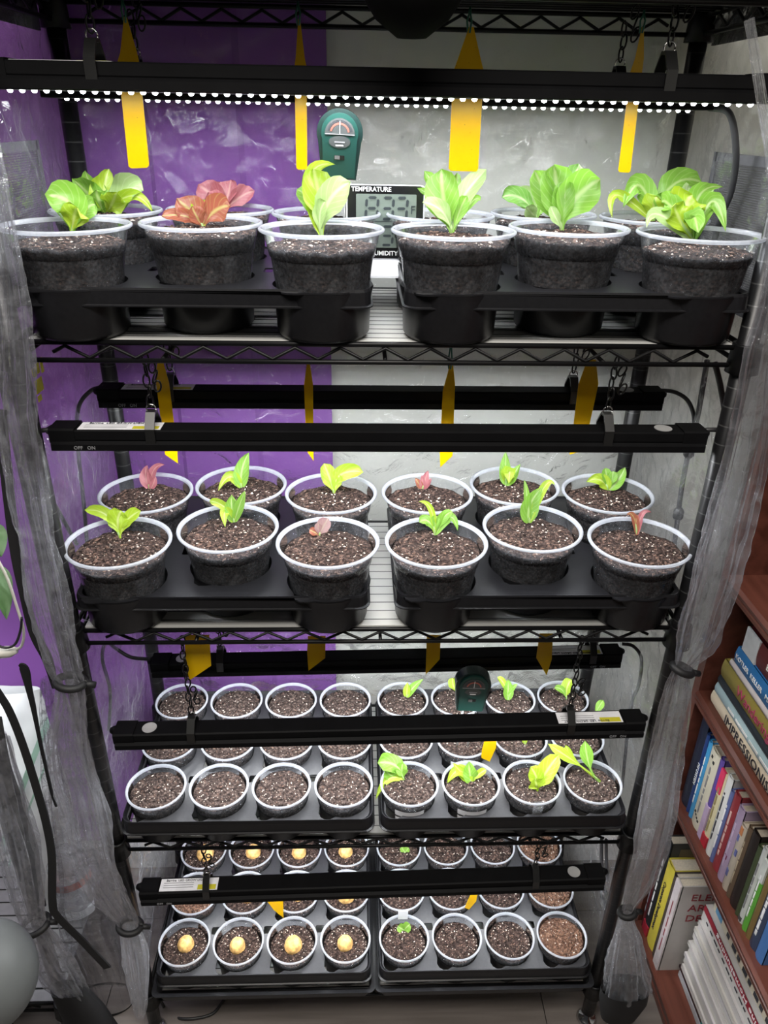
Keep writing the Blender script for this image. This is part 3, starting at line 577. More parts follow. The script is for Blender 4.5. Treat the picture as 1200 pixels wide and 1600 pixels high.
# plants: (shelf,row,col): (base px, [(mid x,y, tip x,y, width px, depth m, shape, colour, ruffle)])
PLANTS = {
 (1,0,0): ((117,353), [(112,322,70,304,40,-.02,'s','g',.05),(120,325,106,296,24,.0,'s','y',.05),(132,330,148,320,24,.02,'s','g',.1),(116,338,121,325,32,-.015,'s','y',.1),(104,335,92,318,24,.01,'s','g',.1)], 'broad green lettuce seedling'),
 (1,1,0): ((163,331), [(140,305,113,279,30,.0,'o','g',.22),(146,300,133,267,27,.02,'o','g',.2),(163,300,170,264,34,.01,'o','y',.2),(190,300,224,298,32,-.01,'s','p',.18),(180,315,196,288,26,.02,'s','g',.2),(206,306,239,332,15,-.02,'o','y',.1),(155,315,150,296,30,-.02,'s','g',.22),(175,318,182,300,28,-.02,'s','y',.22)], 'curly green lettuce'),
 (1,0,1): ((317,353), [(304,336,276,310,34,-.01,'s','o',.1),(290,338,252,338,16,-.02,'s','o',.05),(335,330,360,322,32,-.01,'s','o',.1),(318,335,318,312,30,.0,'s','y',.12),(328,335,340,312,26,.015,'s','o',.1),(308,340,300,322,22,-.015,'s','o',.1)], 'bronze red lettuce'),
 (1,1,1): ((348,330), [(335,310,310,288,30,.0,'s','r',.1),(346,308,345,284,26,.0,'s','r',.1),(356,305,361,281,22,.0,'s','r',.1),(372,310,398,298,20,.0,'s','r',.12),(366,312,382,288,16,.02,'s','r',.1),(338,318,325,300,24,-.02,'s','r',.1)], 'pink red lettuce'),
 (1,0,2): ((502,363), [(500,315,489,264,46,.0,'s','y',.08),(484,280,524,257,18,.01,'o','y',.05),(512,318,548,284,34,-.02,'s','p',.08),(488,320,464,296,22,.01,'s','g',.12),(500,335,509,314,18,-.02,'s','p',.05)], 'upright lime green lettuce'),
 (1,0,3): ((707,361), [(692,315,663,267,17,.0,'s','g',.03),(694,318,690,264,40,-.01,'s','g',.04),(712,315,714,270,16,.02,'s','g',.03),(720,315,760,265,24,.0,'s','p',.05),(690,330,660,316,20,-.02,'s','p',.08),(690,322,652,294,10,.01,'s','g',.05),(735,318,751,313,9,.0,'s','g',.05),(718,330,730,306,16,-.01,'s','g',.05)], 'spoon-leaved green lettuce'),
 (1,0,4): ((877,357), [(872,315,866,257,42,.0,'s','g',.05),(858,315,835,266,28,.01,'s','g',.05),(890,310,904,256,30,.02,'s','d',.05),(895,315,938,280,46,-.015,'s','g',.06),(868,340,860,322,12,-.015,'s','p',.05),(880,320,884,282,26,-.01,'s','g',.05)], 'large romaine lettuce'),
 (1,1,4): ((839,340), [(815,310,784,308,22,-.01,'s','d',.05),(826,315,806,300,24,.0,'s','p',.05),(838,315,836,290,16,.0,'s','g',.05),(830,332,822,323,16,-.02,'s','p',.05),(846,325,849,312,16,.0,'s','g',.05)], 'low green lettuce'),
 (1,0,5): ((1072,359), [(1090,310,1130,292,24,.0,'o','g',.25),(1112,315,1134,362,22,-.02,'o','g',.12),(1070,335,1082,304,46,-.01,'s','y',.22),(1050,325,1034,316,26,-.01,'s','g',.2),(1030,335,1010,356,16,-.02,'o','p',.12),(1084,340,1091,364,22,-.03,'s','g',.15),(1072,315,1076,288,12,.02,'s','p',.05),(1060,340,1056,318,30,-.02,'s','y',.25),(1085,335,1098,318,24,.01,'s','g',.2)], 'frilly sprawling green lettuce'),
 (1,1,5): ((1022,335), [(1050,290,1096,284,30,.0,'s','g',.1),(1000,290,974,324,26,-.01,'o','g',.1),(965,305,957,342,12,-.02,'o','y',.05),(1012,305,1008,287,14,.02,'s','g',.05),(1045,300,1062,290,26,.01,'s','g',.1),(1022,320,1027,306,28,-.01,'s','y',.15),(1035,320,1045,305,24,-.01,'s','g',.15)], 'arching green lettuce'),
 (2,0,0): ((188,839), [(168,806,132,797,16,.0,'s','y',.08),(198,814,220,798,20,.0,'s','y',.08),(184,815,190,798,28,.0,'s','y',.15)], 'lime seedling with spreading leaves'),
 (2,1,0): ((234,763), [(228,745,230,727,16,.0,'o','r',.05),(240,735,257,726,11,.0,'o','r',.05),(240,755,243,744,9,.0,'o','r',.05)], 'thin pinkish seedling'),
 (2,1,1): ((377,763), [(378,735,389,707,20,.0,'o','g',.08),(360,745,341,767,15,-.01,'o','y',.05)], 'bent green seedling'),
 (2,0,1): ((366,816), [(362,795,362,773,20,.0,'o','g',.06),(374,790,383,767,13,.0,'o','g',.05),(350,792,327,783,12,.0,'s','y',.05),(352,800,352,824,14,-.015,'o','y',.05)], 'three-leaved green seedling'),
 (2,1,2): ((522,771), [(516,750,506,724,22,.0,'s','y',.05),(532,742,568,738,22,.0,'s','y',.05),(526,755,530,741,14,.0,'s','y',.08)], 'two-leaved lime seedling'),
 (2,0,2): ((498,835), [(504,825,513,810,20,.0,'s','v',.05),(492,832,483,828,12,.0,'s','o',.05),(497,826,498,818,10,.0,'s','v',.05)], 'tiny purplish seedling'),
 (2,1,3): ((660,763), [(664,750,669,735,11,.0,'o','r',.05),(654,755,649,747,9,.0,'o','o',.05),(660,755,659,742,8,.0,'o','r',.05),(668,757,674,747,7,.0,'o','r',.05)], 'tiny red seedling'),
 (2,0,3): ((680,836), [(673,795,654,784,8,.0,'o','y',.03),(670,815,655,816,15,.0,'s','g',.08),(690,812,707,799,14,.0,'s','g',.08),(702,808,715,829,14,.0,'o','g',.08),(680,818,683,806,12,.0,'s','g',.08)], 'four-leaved green seedling'),
 (2,1,4): ((791,757), [(790,735,790,705,16,.0,'o','g',.05),(800,745,813,725,15,.0,'o','g',.05),(796,738,795,756,20,-.01,'o','y',.05)], 'short-leaved green seedling'),
 (2,0,4): ((827,818), [(828,790,848,761,24,.0,'o','g',.05),(850,762,867,758,11,.0,'o','y',.05),(824,780,819,749,9,.0,'o','g',.03)], 'tall single-leaved seedling'),
 (2,1,5): ((952,759), [(938,750,916,753,18,.0,'o','y',.08),(948,748,946,731,14,.0,'s','g',.05),(966,750,977,730,18,.0,'o','g',.08),(956,748,958,736,14,.0,'s','g',.08)], 'low bushy green seedling'),
 (2,0,5): ((995,824), [(990,808,979,804,9,.0,'o','o',.05),(1003,804,1018,801,7,.0,'o','r',.05),(994,812,994,804,8,.0,'o','o',.05),(1000,812,1004,807,8,.0,'o','r',.05)], 'tiny reddish seedling'),
 (3,2,4): ((635,1089), [(645,1075,662,1061,11,.0,'o','g',.05),(636,1078,637,1066,10,.0,'o','y',.05)], 'slim green seedling'),
 (3,2,5): ((713,1081), [(708,1070,707,1059,13,.0,'s','y',.05)], 'lime leaf beside the green meter'),
 (3,2,6): ((794,1093), [(794,1078,794,1061,14,.0,'o','g',.05),(788,1070,777,1058,9,.0,'s','y',.03),(801,1076,809,1069,6,.0,'o','g',.03)], 'upright green seedling'),
 (3,2,7): ((885,1093), [(886,1075,893,1062,17,.0,'s','y',.05),(878,1078,866,1075,9,.0,'s','g',.05)], 'lime seedling'),
 (3,1,6): ((821,1161), [(818,1156,815,1150,5,.0,'o','y',.0),(822,1157,826,1153,4,.0,'o','y',.0)], 'very tiny lime sprout'),
 (3,1,7): ((912,1150), [(930,1115,943,1094,11,.0,'b','g',.0)], 'leaf rising behind the lamp'),
 (3,0,4): ((632,1218), [(618,1196,590,1192,26,.0,'s','g',.2),(606,1218,587,1250,10,-.01,'o','y',.05),(628,1205,630,1192,16,.0,'s','g',.15),(612,1212,602,1202,16,-.005,'s','g',.2)], 'leggy frilly green seedling'),
 (3,0,5): ((738,1222), [(718,1204,699,1224,16,.0,'o','y',.05),(722,1208,708,1192,13,.0,'o','y',.05),(734,1208,733,1189,20,.0,'o','g',.1),(748,1210,760,1203,10,.0,'s','y',.05)], 'spreading green seedling'),
 (3,0,6): ((840,1234), [(850,1212,873,1179,26,.0,'s','y',.05),(838,1215,829,1198,21,.0,'s','y',.05),(838,1226,836,1216,24,-.005,'s','y',.08)], 'bright lime seedling with tape label'),
 (3,0,7): ((938,1220), [(906,1196,856,1162,15,.0,'b','y',.02),(922,1200,914,1157,18,.0,'b','g',.08),(900,1190,884,1164,9,.01,'b','y',.02)], 'long leaning seedling'),
 (4,2,4): ((633,1331), [(630,1328,628,1323,8,.0,'s','g',.05),(636,1328,638,1324,8,.0,'s','g',.05)], 'sprout'),
 (4,1,4): ((633,1399), [(630,1396,627,1392,9,.0,'s','g',.05),(636,1396,639,1393,9,.0,'s','g',.05)], 'sprout'),
 (4,0,4): ((631,1453), [(627,1451,621,1447,12,.0,'s','g',.08),(635,1449,641,1444,13,.0,'s','g',.08),(632,1456,637,1461,11,-.003,'s','g',.08)], 'sprout and white tag'),
}
ORD = ['first', 'second', 'third', 'fourth', 'fifth', 'sixth', 'seventh', 'eighth']
SHN = {1: 'topmost pots', 2: 'second shelf', 3: 'third shelf', 4: 'bottom shelf'}
SEEDS = {(4,0,0): .016, (4,0,1): .0155, (4,0,2): .0175, (4,0,3): .0155, (4,1,1): .0165, (4,1,2): .013, (4,1,3): .018, (4,2,0): .0185, (4,2,1): .0165, (4,2,2): .016, (4,2,3): .0155}
def seed_mesh(r, sd):
    mb = MB(); nu, nv = 14, 20; vs = []; rng = random.Random(sd)
    for i in range(nu + 1):
        a = math.pi * i / nu
        for j in range(nv):
            g = 2 * math.pi * j / nv; p = Vector((math.sin(a) * math.cos(g), math.sin(a) * math.sin(g), math.cos(a)))
            q = r * (1 + 0.05 * noise.noise(p * 2.2 + Vector((sd, 0, 0)))) ; crack = 1 - 0.10 * math.exp(-((p.x * math.cos(sd) + p.y * math.sin(sd)) / 0.06) ** 2) * max(0, p.z)
            vs.append((p.x * q * crack, p.y * q * crack, p.z * q * 1.12 * crack + r * 0.35))
    mb.add(vs, [(i * nv + j, i * nv + (j + 1) % nv, (i + 1) * nv + (j + 1) % nv, (i + 1) * nv + j) for i in range(nu) for j in range(nv)]); return mb.mesh('seed', seed_mat, True)
big_soil = {(1,0,0): 'lo', (1,0,1): 'hi', (1,0,2): 'lo', (1,0,3): 'hi', (1,0,4): 'hi', (1,0,5): 'lo'}
rng = random.Random(3)
for (s, r, c), pos in sorted(POTS.items()):
    kind = 'big' if s <= 2 else 'small'
    if kind == 'big': sk = big_soil.get((s, r, c), 'hi' if s == 1 else 'mid')
    elif s == 4 and (c == 7 or (r == 1 and c == 0)): sk = 'coir'
    else: sk = 'mid' if s == 3 else 'lo'
    var = SOIL[kind, sk]; sm = var[(r * 5 + c * 3 + s) % len(var)]
    rown = {2: ('front row', 'back row'), 3: ('front row', 'middle row', 'back row')}[2 if s <= 2 else 3][r]
    place = '%s from left, %s, %s' % (ORD[c], rown, SHN[s])
    size = 'large' if kind == 'big' else 'small'
    pl = PLANTS.get((s, r, c))
    if pl: nm, lab, ct = ('potted_lettuce' if s == 1 else 'potted_seedling'), '%s pot of %s, %s' % (size, pl[2], place), 'potted plant'
    elif (s, r, c) in SEEDS: nm, lab, ct = 'potted_seed', 'small pot with a round yellow seed, %s' % place, 'plant pot'
    else: nm, lab, ct = 'soil_pot', '%s clear pot of bare %ssoil, %s' % (size, 'reddish brown ' if sk == 'coir' else '', place), 'plant pot'
    t = thing(nm, lab, ct, pos, (0, 0, rng.uniform(-3, 3) if False else 0), '%s clear pots in trays' % size)
    cm = ob('container', POTM[kind][0], t); ob('container_rim', POTM[kind][1], cm)
    so = ob('soil', sm[0], t, (0, 0, 0), (0, 0, 0))
    tag(ob('perlite', sm[1], so), kind='stuff'); tag(ob('bark_bits', sm[2], so), kind='stuff')
    zs = pos[2] + sm[3]
    if pl:
        base = onZ(pl[0][0], pl[0][1], zs + 0.001); D = depth(base); O = Vector(pos)
        dx, dy = base.x - pos[0], base.y - pos[1]; lim = 0.045 if kind == 'big' else 0.030
        q = math.hypot(dx, dy)
        if q > lim: base = Vector((pos[0] + dx / q * lim, pos[1] + dy / q * lim, base.z)); D = depth(base)
        for i, (mx, my, tx, ty, wd, dd, shp, colr, ruf) in enumerate(pl[1]):
            k = FPX / D
            b = base - O + Vector((rng.uniform(-.001, .001), rng.uniform(-.001, .001), -0.002)); m_ = atD(mx, my, D + dd * 0.5) - O; t_ = atD(tx, ty, D + dd) - O
            # control point so that the curve passes through the given middle
            ctl = m_ * 2 - (b + t_) * 0.5
            # leaf grid is in world offsets: shift so that view direction is right
            me = leaf_mesh(b + O, ctl + O, t_ + O, wd / k * (1.32 if s == 1 else 1.15), shp, 0.16 if shp != 'b' else 0.05, ruf, rng, i * 1.3 + c)
            for v in me.vertices: v.co -= O
            me.materials.append(LEAF[colr]); ob('leaf', me, t)
        if len(pl[1]) > 1:
            m0 = pl[1][0]; tip = atD((pl[0][0] * 2 + m0[0]) / 3, (pl[0][1] * 2 + m0[1]) / 3, D) - O; b0 = base - O
            MB().tube([b0 + Vector((0, 0, -0.006)), b0 * 0.5 + tip * 0.5, tip], [0.0024 if s == 1 else 0.0014] * 2 + [0.0012 if s == 1 else 0.0008], 8).build('stem', LEAF['p'], t, True)
    if (s, r, c) in SEEDS:
        ob('seed', seed_mesh(SEEDS[s, r, c], r * 4 + c + 1), t, (rng.uniform(-.003, .003), rng.uniform(-.004, .004), sm[3] - 0.004))
    if (s, r, c) in ((3,0,4), (3,0,5), (3,1,5)):
        MB().lathe([(0.0431, 0.047), (0.0455, 0.073)], 14, a0=math.radians(235), a1=math.radians(300)).build('paper_label', label_paper, t, True)
    if (s, r, c) == (3,0,6):
        MB().lathe([(0.0425, 0.030), (0.0465, 0.086), (0.049, 0.100)], 4, a0=math.radians(262), a1=math.radians(284)).build('tape_label', film_bag, t, True)
    if (s, r, c) == (4,0,4):
        MB().box(-0.010, 0.010, 0.043, 0.0438, 0.086, 0.112).build('plant_tag', label_paper, t)

# ------------------------------------------------------------------ LED grow lamps
LAMP_L = 0.84
def lamp(label, x, y, z, tilt, label_left, text=True):
    """bar lamp; z = underside of the body; tilt in metres right end higher"""
    t = thing('grow_lamp', label, 'grow lamp', (x, y, z), (0, -math.atan2(tilt, LAMP_L), 0), 'LED bar lamps hung over the shelves')
    h = LAMP_L / 2; s = -1 if label_left else 1
    MB().prism([(-0.0135, 0.009), (0.0135, 0.009), (0.0165, 0.014), (0.0165, 0.025), (0.0140, 0.0265), (-0.0140, 0.0265), (-0.0165, 0.025), (-0.0165, 0.014)], 0, -h + 0.012, h - 0.012).build('body', lamp_black, t)
    MB().prism([(-0.0215, 0.001), (-0.0195, 0.0), (0.0195, 0.0), (0.0215, 0.001), (0.0215, 0.0095), (0.0165, 0.0125), (-0.0165, 0.0125), (-0.0215, 0.0095)], 0, -h, h).build('reflector', lamp_black, t)
    for e in (-1, 1):
        a, b = sorted((e * (h - 0.030), e * (h + 0.002)))
        MB().prism([(-0.0175, 0.010), (0.0175, 0.010), (0.0175, 0.0265), (0.0150, 0.0285), (-0.0150, 0.0285), (-0.0175, 0.0265)], 0, a, b).build('end_cap', lamp_black, t)
        MB().tube([(e * (h + 0.001), 0.004, 0.018), (e * (h + 0.006), 0.005, 0.018), (e * (h + 0.012), 0.006, 0.0175)], [0.009, 0.0075, 0.0045], 12).build('socket', lamp_black, t, True)
    MB().box(-h + 0.012, h - 0.012, -0.0115, 0.0115, -0.0004, 0.0004).build('led_board', simple('board_grey', (0.10, 0.10, 0.10), 0.5), t)
    bd = MB(); n = 64
    for row in (0.0,):
        for i in range(n):
            xx = -h + 0.018 + (LAMP_L - 0.036) * (i + 0.5) / n; bd.lathe([(0.0029, -0.0004), (0.0028, -0.0014), (0.0018, -0.0026), (0.0, -0.0030)], 10, (xx, row, 0))
    tag(bd.build('led_beads', led_white, t, True), kind='stuff')
    MB().lathe([(0.0, 0.0), (0.0115, 0.0), (0.0115, -0.0006)], 20, (-s * (h - 0.052), 0.0, 0.0271)).build('button', disc_silver, t)
    lx = s * (h - 0.085); lb = MB().box(lx - 0.052, lx + 0.052, -0.0125, 0.0125, 0.0265, 0.0269).build('rating_label', label_paper, t)
    MB().box(lx + 0.016, lx + 0.049, -0.0110, -0.0010, 0.0269, 0.0271).build('yellow_patch', label_yellow, lb)
    if text:
        d = 1 if label_left else -1
        lettering('Barrina  LED GROW LIGHT', 0.0062, ink, lb, (lx - 0.006, 0.0085 * d, 0.0271), (d, 0, 0), (0, d, 0))
        for q in range(3): MB().box(lx - 0.046, lx + 0.008, 0.003 - q * 0.0045, 0.0042 - q * 0.0045, 0.0269, 0.02705).build('print_line', ink_grey, lb)
        lettering('OFF   ON', 0.0065, ink_grey, t, (s * (h - 0.042), -0.0217, 0.0050), (1, 0, 0), (0, 0, 1))
    al = bpy.data.lights.new('led_light', 'AREA'); al.shape = 'RECTANGLE'; al.size = LAMP_L - 0.04; al.size_y = 0.02; al.energy = LED_W; al.color = (0.95, 0.975, 1.0)
    a = ob('led_light', al, t, (0, 0, -0.0006))
    return t
LAMPS = [
 ('glowing LED bar lamp in front over the topmost pots', -0.003, 0.016, EYE + 0.0185, 0.0, True, False),
 ('glowing LED bar lamp behind the front one over the topmost pots', -0.003, 0.19, EYE + 0.0135, 0.0, True, False),
 ('black LED bar lamp in front over the second shelf of pots', -0.001, 0.016, EYE - 0.384, 0.0, True),
 ('black LED bar lamp at the back over the second shelf of pots', 0.006, 0.19, EYE - 0.389, 0.0, True),
 ('black LED bar lamp in front, crossing above the third shelf pots', 0.005, 0.016, EYE - 0.887, 0.015, False),
 ('black LED bar lamp at the back above the third shelf pots', 0.022, 0.19, EYE - 0.887, 0.015, False),
 ('black LED bar lamp in front, lowest, above the bottom shelf pots', -0.003, 0.016, EYE - 1.262, 0.020, True),
 ('black LED bar lamp at the back, hidden low above bottom shelf', -0.004, 0.19, EYE - 1.262, 0.018, True)]
LO = [lamp(*a) for a in LAMPS]

# chains with spring clips
link_pts = [Vector((0.0042 * math.cos(a), 0, 0.0085 * math.sin(a))) for a in [i * math.pi / 6 for i in range(12)]]
def link_mesh():
    mb = MB(); vs = []; n = 12; m = 6
    for i, p in enumerate(link_pts):
        t = (link_pts[(i + 1) % n] - link_pts[i - 1]).normalized(); a = Vector((0, 1, 0)); b = t.cross(a)
        for k in range(m):
            g = 2 * math.pi * k / m; vs.append(p + (a * math.cos(g) + b * math.sin(g)) * 0.0012)
    mb.add(vs, [(i * m + k, i * m + (k + 1) % m, ((i + 1) % n) * m + (k + 1) % m, ((i + 1) % n) * m + k) for i in range(n) for k in range(m)])
    return mb.mesh('link', chain_black, True)
LINK = link_mesh()
CLIP = MB()
CLIP.prism([(-0.0185, 0.0), (-0.0205, 0.0), (-0.0205, 0.026), (-0.006, 0.044), (0.006, 0.044), (0.0205, 0.026), (0.0205, 0.0), (0.0185, 0.0), (0.0185, 0.025), (0.005, 0.0405), (-0.005, 0.0405), (-0.0185, 0.025)], 0, -0.006, 0.006)
CLIPM = CLIP.mesh('clip', simple('clip_black', (0.01, 0.01, 0.01), 0.35))
RINGM = MB().tube([(0.006 * math.cos(a), 0, 0.006 * math.sin(a)) for a in [i * math.pi / 8 for i in range(17)]], 0.0009, 6).mesh('hook_ring', chrome, True)
def chain(label, x, y, zlamp, ztop):
    t = thing('lamp_chain', label, 'chain', (x, y, zlamp), None, 'black chains holding the lamps')
    ob('clip', CLIPM, t, (0, 0, 0.0035)); ob('hook_ring', RINGM, t, (0, 0, 0.050))
    z = 0.060; k = 0
    while z + zlamp < ztop - 0.006:
        ob('link', LINK, t, (0.0012 * math.sin(k * 2.1), 0.0006 * math.cos(k), z), (0.08 * math.sin(k * 1.7), 0.0, math.radians(35 + 90 * (k % 2)))); z += 0.0135; k += 1
    # loose tail of spare links
    for j in range(3): ob('link', LINK, t, (0.009 + 0.002 * j, -0.004, 0.060 + 0.045 - 0.012 * j), (0.3, 0.25, math.radians(80 * (j % 2))))
chain('black chain on the left of the front topmost lamp', onY(146, 90, .012).x, .016, EYE + 0.0185, SZ[0] - 0.02)
chain('black chain on the right of the front topmost lamp', onY(1046, 90, .012).x, .016, EYE + 0.0185, SZ[0] - 0.02)
chain('black chain on the left of the rear topmost lamp', onY(212, 90, .19).x, .19, EYE + 0.0135, SZ[0] - 0.02)
chain('black chain on the right of the rear topmost lamp', onY(970, 90, .19).x, .19, EYE + 0.0135, SZ[0] - 0.02)
chain('black chain left on the front lamp over the second shelf', onY(236, 650, .012).x, .016, EYE - 0.384, SZ[1] - 0.02)
chain('black chain right on the front lamp over the second shelf', onY(950, 650, .012).x, .016, EYE - 0.384, SZ[1] - 0.02)
chain('black chain left on the back lamp over the second shelf', onY(268, 600, .19).x, .19, EYE - 0.389, SZ[1] - 0.02)
chain('black chain right on the back lamp over the second shelf', onY(894, 600, .19).x, .19, EYE - 0.389, SZ[1] - 0.02)
chain('black chain left on the front lamp above the third shelf pots', onY(297, 1110, .012).x, .016, EYE - 0.8915, SZ[2] - 0.02)
chain('black chain right on the front lamp above the third shelf pots', onY(892, 1110, .012).x, .016, EYE - 0.8815, SZ[2] - 0.02)
chain('black chain left on the back lamp above the third shelf pots', onY(344, 1010, .19).x, .19, EYE - 0.8915, SZ[2] - 0.02)
chain('black chain right on the back lamp above the third shelf pots', onY(926, 1000, .19).x, .19, EYE - 0.8815, SZ[2] - 0.02)
chain('black chain left on the lowest front lamp', onY(322, 1370, .012).x, .016, EYE - 1.268, SZ[3] - 0.02)
chain('black chain right on the lowest front lamp', onY(838, 1350, .012).x, .016, EYE - 1.256, SZ[3] - 0.02)

# power cords
def cord(label, pts, r=0.0032, m=None, conn=None):
    t = thing('power_cord', label, 'cable', pts[0]); O = Vector(pts[0])
    MB().tube([p - O for p in spline(pts, 8)], r, 8).build('cord', m or cable_black, t, True)
    if conn:
        for c in conn:
            q = Vector(c) - O; MB().tube([q + Vector((0, 0, -0.011)), q + Vector((0, 0, -0.006)), q + Vector((0, 0, 0.006)), q + Vector((0, 0, 0.011))], [0.005, 0.0085, 0.0085, 0.005], 10).build('connector', cable_black, t, True)
    return t
cord('black cord curving down from the left end of the second back lamp', [onY(163, 604, .19), onY(140, 612, .2), onY(122, 640, .21), onY(122, 700, .24), onY(132, 800, .27), onY(140, 900, .28)])
cord('black cord leaving the left end of the second front lamp', [onY(84, 672, .012), onY(62, 674, .012), onY(54, 690, .03), onY(62, 745, .08), onY(92, 800, .15), onY(120, 850, .2)])
cord('black cord looping from the right end of the second back lamp', [onY(1030, 610, .19), onY(1055, 613, .185), onY(1076, 628, .175), onY(1085, 660, .165), onY(1079, 705, .167)])
cord('black cord leaving the right end of the second front lamp', [onY(1100, 672, .012), onY(1120, 672, .012), onY(1135, 680, .03)])
cord('grey cord with inline connectors hanging at the right rear post', [onY(1105, 563, .145), onY(1092, 640, .155), onY(1080, 690, .165), onY(1068, 745, .17), onY(1060, 800, .175), onY(1048, 900, .18), onY(1040, 985, .18)], 0.0042, cable_grey, [onY(1077, 705, .167), onY(1060, 803, .175)])
cord('black cord arching below the right end of the topmost lamp', [onY(1108, 168, .19), onY(1140, 178, .16), onY(1150, 240, .15), onY(1142, 300, .16), onY(1124, 345, .175), onY(1108, 420, .19), onY(1100, 530, .19)], 0.0045, cable_grey)
cord('black cord from the left end of the third back lamp', [onY(236, 1030, .19), onY(205, 1027, .19), onY(182, 1014, .2), onY(166, 1004, .2), onY(160, 1030, .21), onY(172, 1080, .24), onY(170, 1140, .26)])
cord('thin black cord from the right end of the third back lamp', [onY(972, 1006, .19), onY(990, 1010, .185), onY(1002, 1030, .18), onY(998, 1070, .18), onY(985, 1110, .19), onY(972, 1230, .2)])
cord('pair of cords hanging right of the bottom shelf, left one', [onY(940, 1312, .10), onY(940, 1350, .10), onY(944, 1395, .11), onY(948, 1450, .12)], 0.0035, cable_grey, [onY(944, 1398, .11)])
cord('pair of cords hanging right of the bottom shelf, right one', [onY(947, 1312, .10), onY(948, 1350, .10), onY(952, 1395, .11), onY(955, 1450, .12)], 0.0035, cable_grey)
cord('black cord looping on the floor under the rack at left', [onY(250, 1562, .03), onY(262, 1580, .05), onZ(285, 1592, 0.004), onZ(330, 1585, 0.004), onZ(352, 1560, 0.004), onZ(380, 1540, 0.004)], 0.003)
cord('thin black cord slanting by the right front post below first shelf', [onY(1117, 567, .05), onY(1125, 600, .05), onY(1132, 640, .05)], 0.004)

# ------------------------------------------------------------------ yellow sticky traps
def trap(label, outline, Y, tie=True, ztie=None):
    """outline: pixel outline at depth plane Y (real sheet 0.6 mm thick, hung by a green twist tie)"""
    pts = [onY(x, y, Y) for x, y in outline]; c = pts[0].copy()
    t = thing('sticky_trap', label, 'sticky trap', c, None, 'yellow sticky traps')
    P2 = [((p - c).x, (p - c).z) for p in pts]
    MB().prism(P2, 1, -0.0004, 0.0004).build('card', trap_yellow, t)
    if tie:
        z1 = (ztie or c.z + 0.03) - c.z
        MB().tube([(0.001, -0.001, -0.006), (0.0025, -0.001, 0.006), (0.001, 0, z1 * 0.6), (0.0, 0, z1)], 0.0011, 6).build('twist_tie', simple('tie_green', (0.01, 0.10, 0.06), 0.5), t, True)
        MB().tube([(-0.001, 0.001, -0.006), (-0.0025, 0.001, 0.006), (-0.001, 0, z1 * 0.6), (0.0, 0, z1)], 0.0011, 6).build('twist_tie', MATS['tie_green'], t, True)
Z0 = SZ[0] - 0.022
trap('tilted yellow sticky trap hanging at far left behind the top lamp', [(194, 26), (198, 27), (214, 82), (218, 100), (233, 258), (230, 262), (205, 263), (201, 260), (184, 95), (188, 82)], .10, True, Z0)
trap('narrow yellow sticky trap left of the upright green meter', [(466, 30), (469, 30), (476, 90), (479, 105), (480, 262), (477, 265), (466, 265), (463, 262), (460, 105), (462, 90)], .10, True, Z0)
trap('widest yellow sticky trap, hanging above the temperature display', [(733, 42), (740, 42), (752, 96), (756, 112), (747, 264), (744, 268), (704, 267), (701, 263), (708, 112), (714, 96)], .11, True, Z0)
trap('yellow sticky trap leaning right, above the romaine lettuce', [(1003, 42), (1006, 44), (1006, 90), (1003, 115), (985, 267), (982, 270), (968, 269), (966, 266), (985, 112), (992, 92)], .10, True, Z0)
Z1 = SZ[1] - 0.024
trap('yellow sticky trap left below the topmost pot shelf, tilted', [(247, 560), (254, 562), (264, 598), (277, 700), (278, 724), (258, 710), (243, 590)], .10, False)
trap('narrow yellow sticky trap below first shelf before purple wall', [(480, 566), (484, 566), (489, 600), (490, 720), (479, 704), (475, 600)], .10, False)
trap('narrow yellow sticky trap below first shelf before white wall', [(703, 570), (708, 570), (711, 600), (707, 712), (688, 730), (687, 705), (692, 610)], .10, True, Z1 + 0.003)
trap('wide yellow sticky trap at right below the first shelf', [(918, 562), (931, 562), (935, 600), (912, 704), (890, 710), (904, 600)], .10, False)
trap('pointed yellow sticky trap at left below the second shelf', [(288, 992), (327, 992), (330, 1040), (296, 1063), (290, 1030)], .03, False)
trap('pointed yellow sticky trap below second shelf before purple wall', [(481, 994), (509, 994), (508, 1028), (482, 1048), (480, 1020)], .10, False)
trap('pointed yellow sticky trap below second shelf before white wall', [(667, 992), (689, 992), (687, 1030), (665, 1054)], .10, False)
trap('pointed yellow sticky trap at right below the second shelf', [(843, 990), (864, 990), (862, 1030), (854, 1055), (838, 1028)], .10, False)
def stake(label, poly, Y):
    pts = [onY(x, y, Y) for x, y in poly]; c = pts[0].copy(); t = thing('sticky_trap', label, 'sticky trap', c, None, 'yellow sticky traps')
    MB().prism([((p - c).x, (p - c).z) for p in pts], 1, -0.0004, 0.0004).build('card', trap_yellow, t)
stake('yellow sticky stake between seedling pots on the third shelf', [(766, 1125), (777, 1130), (775, 1168), (765, 1190), (752, 1184), (753, 1172)], .085)
stake('bright yellow stake between seed pots on bottom shelf left', [(416, 1392), (442, 1390), (443, 1434), (428, 1422), (413, 1402)], .09)
stake('slim yellow stake between soil pots on bottom shelf right', [(741, 1385), (748, 1386), (744, 1408), (733, 1421), (726, 1418)], .09)

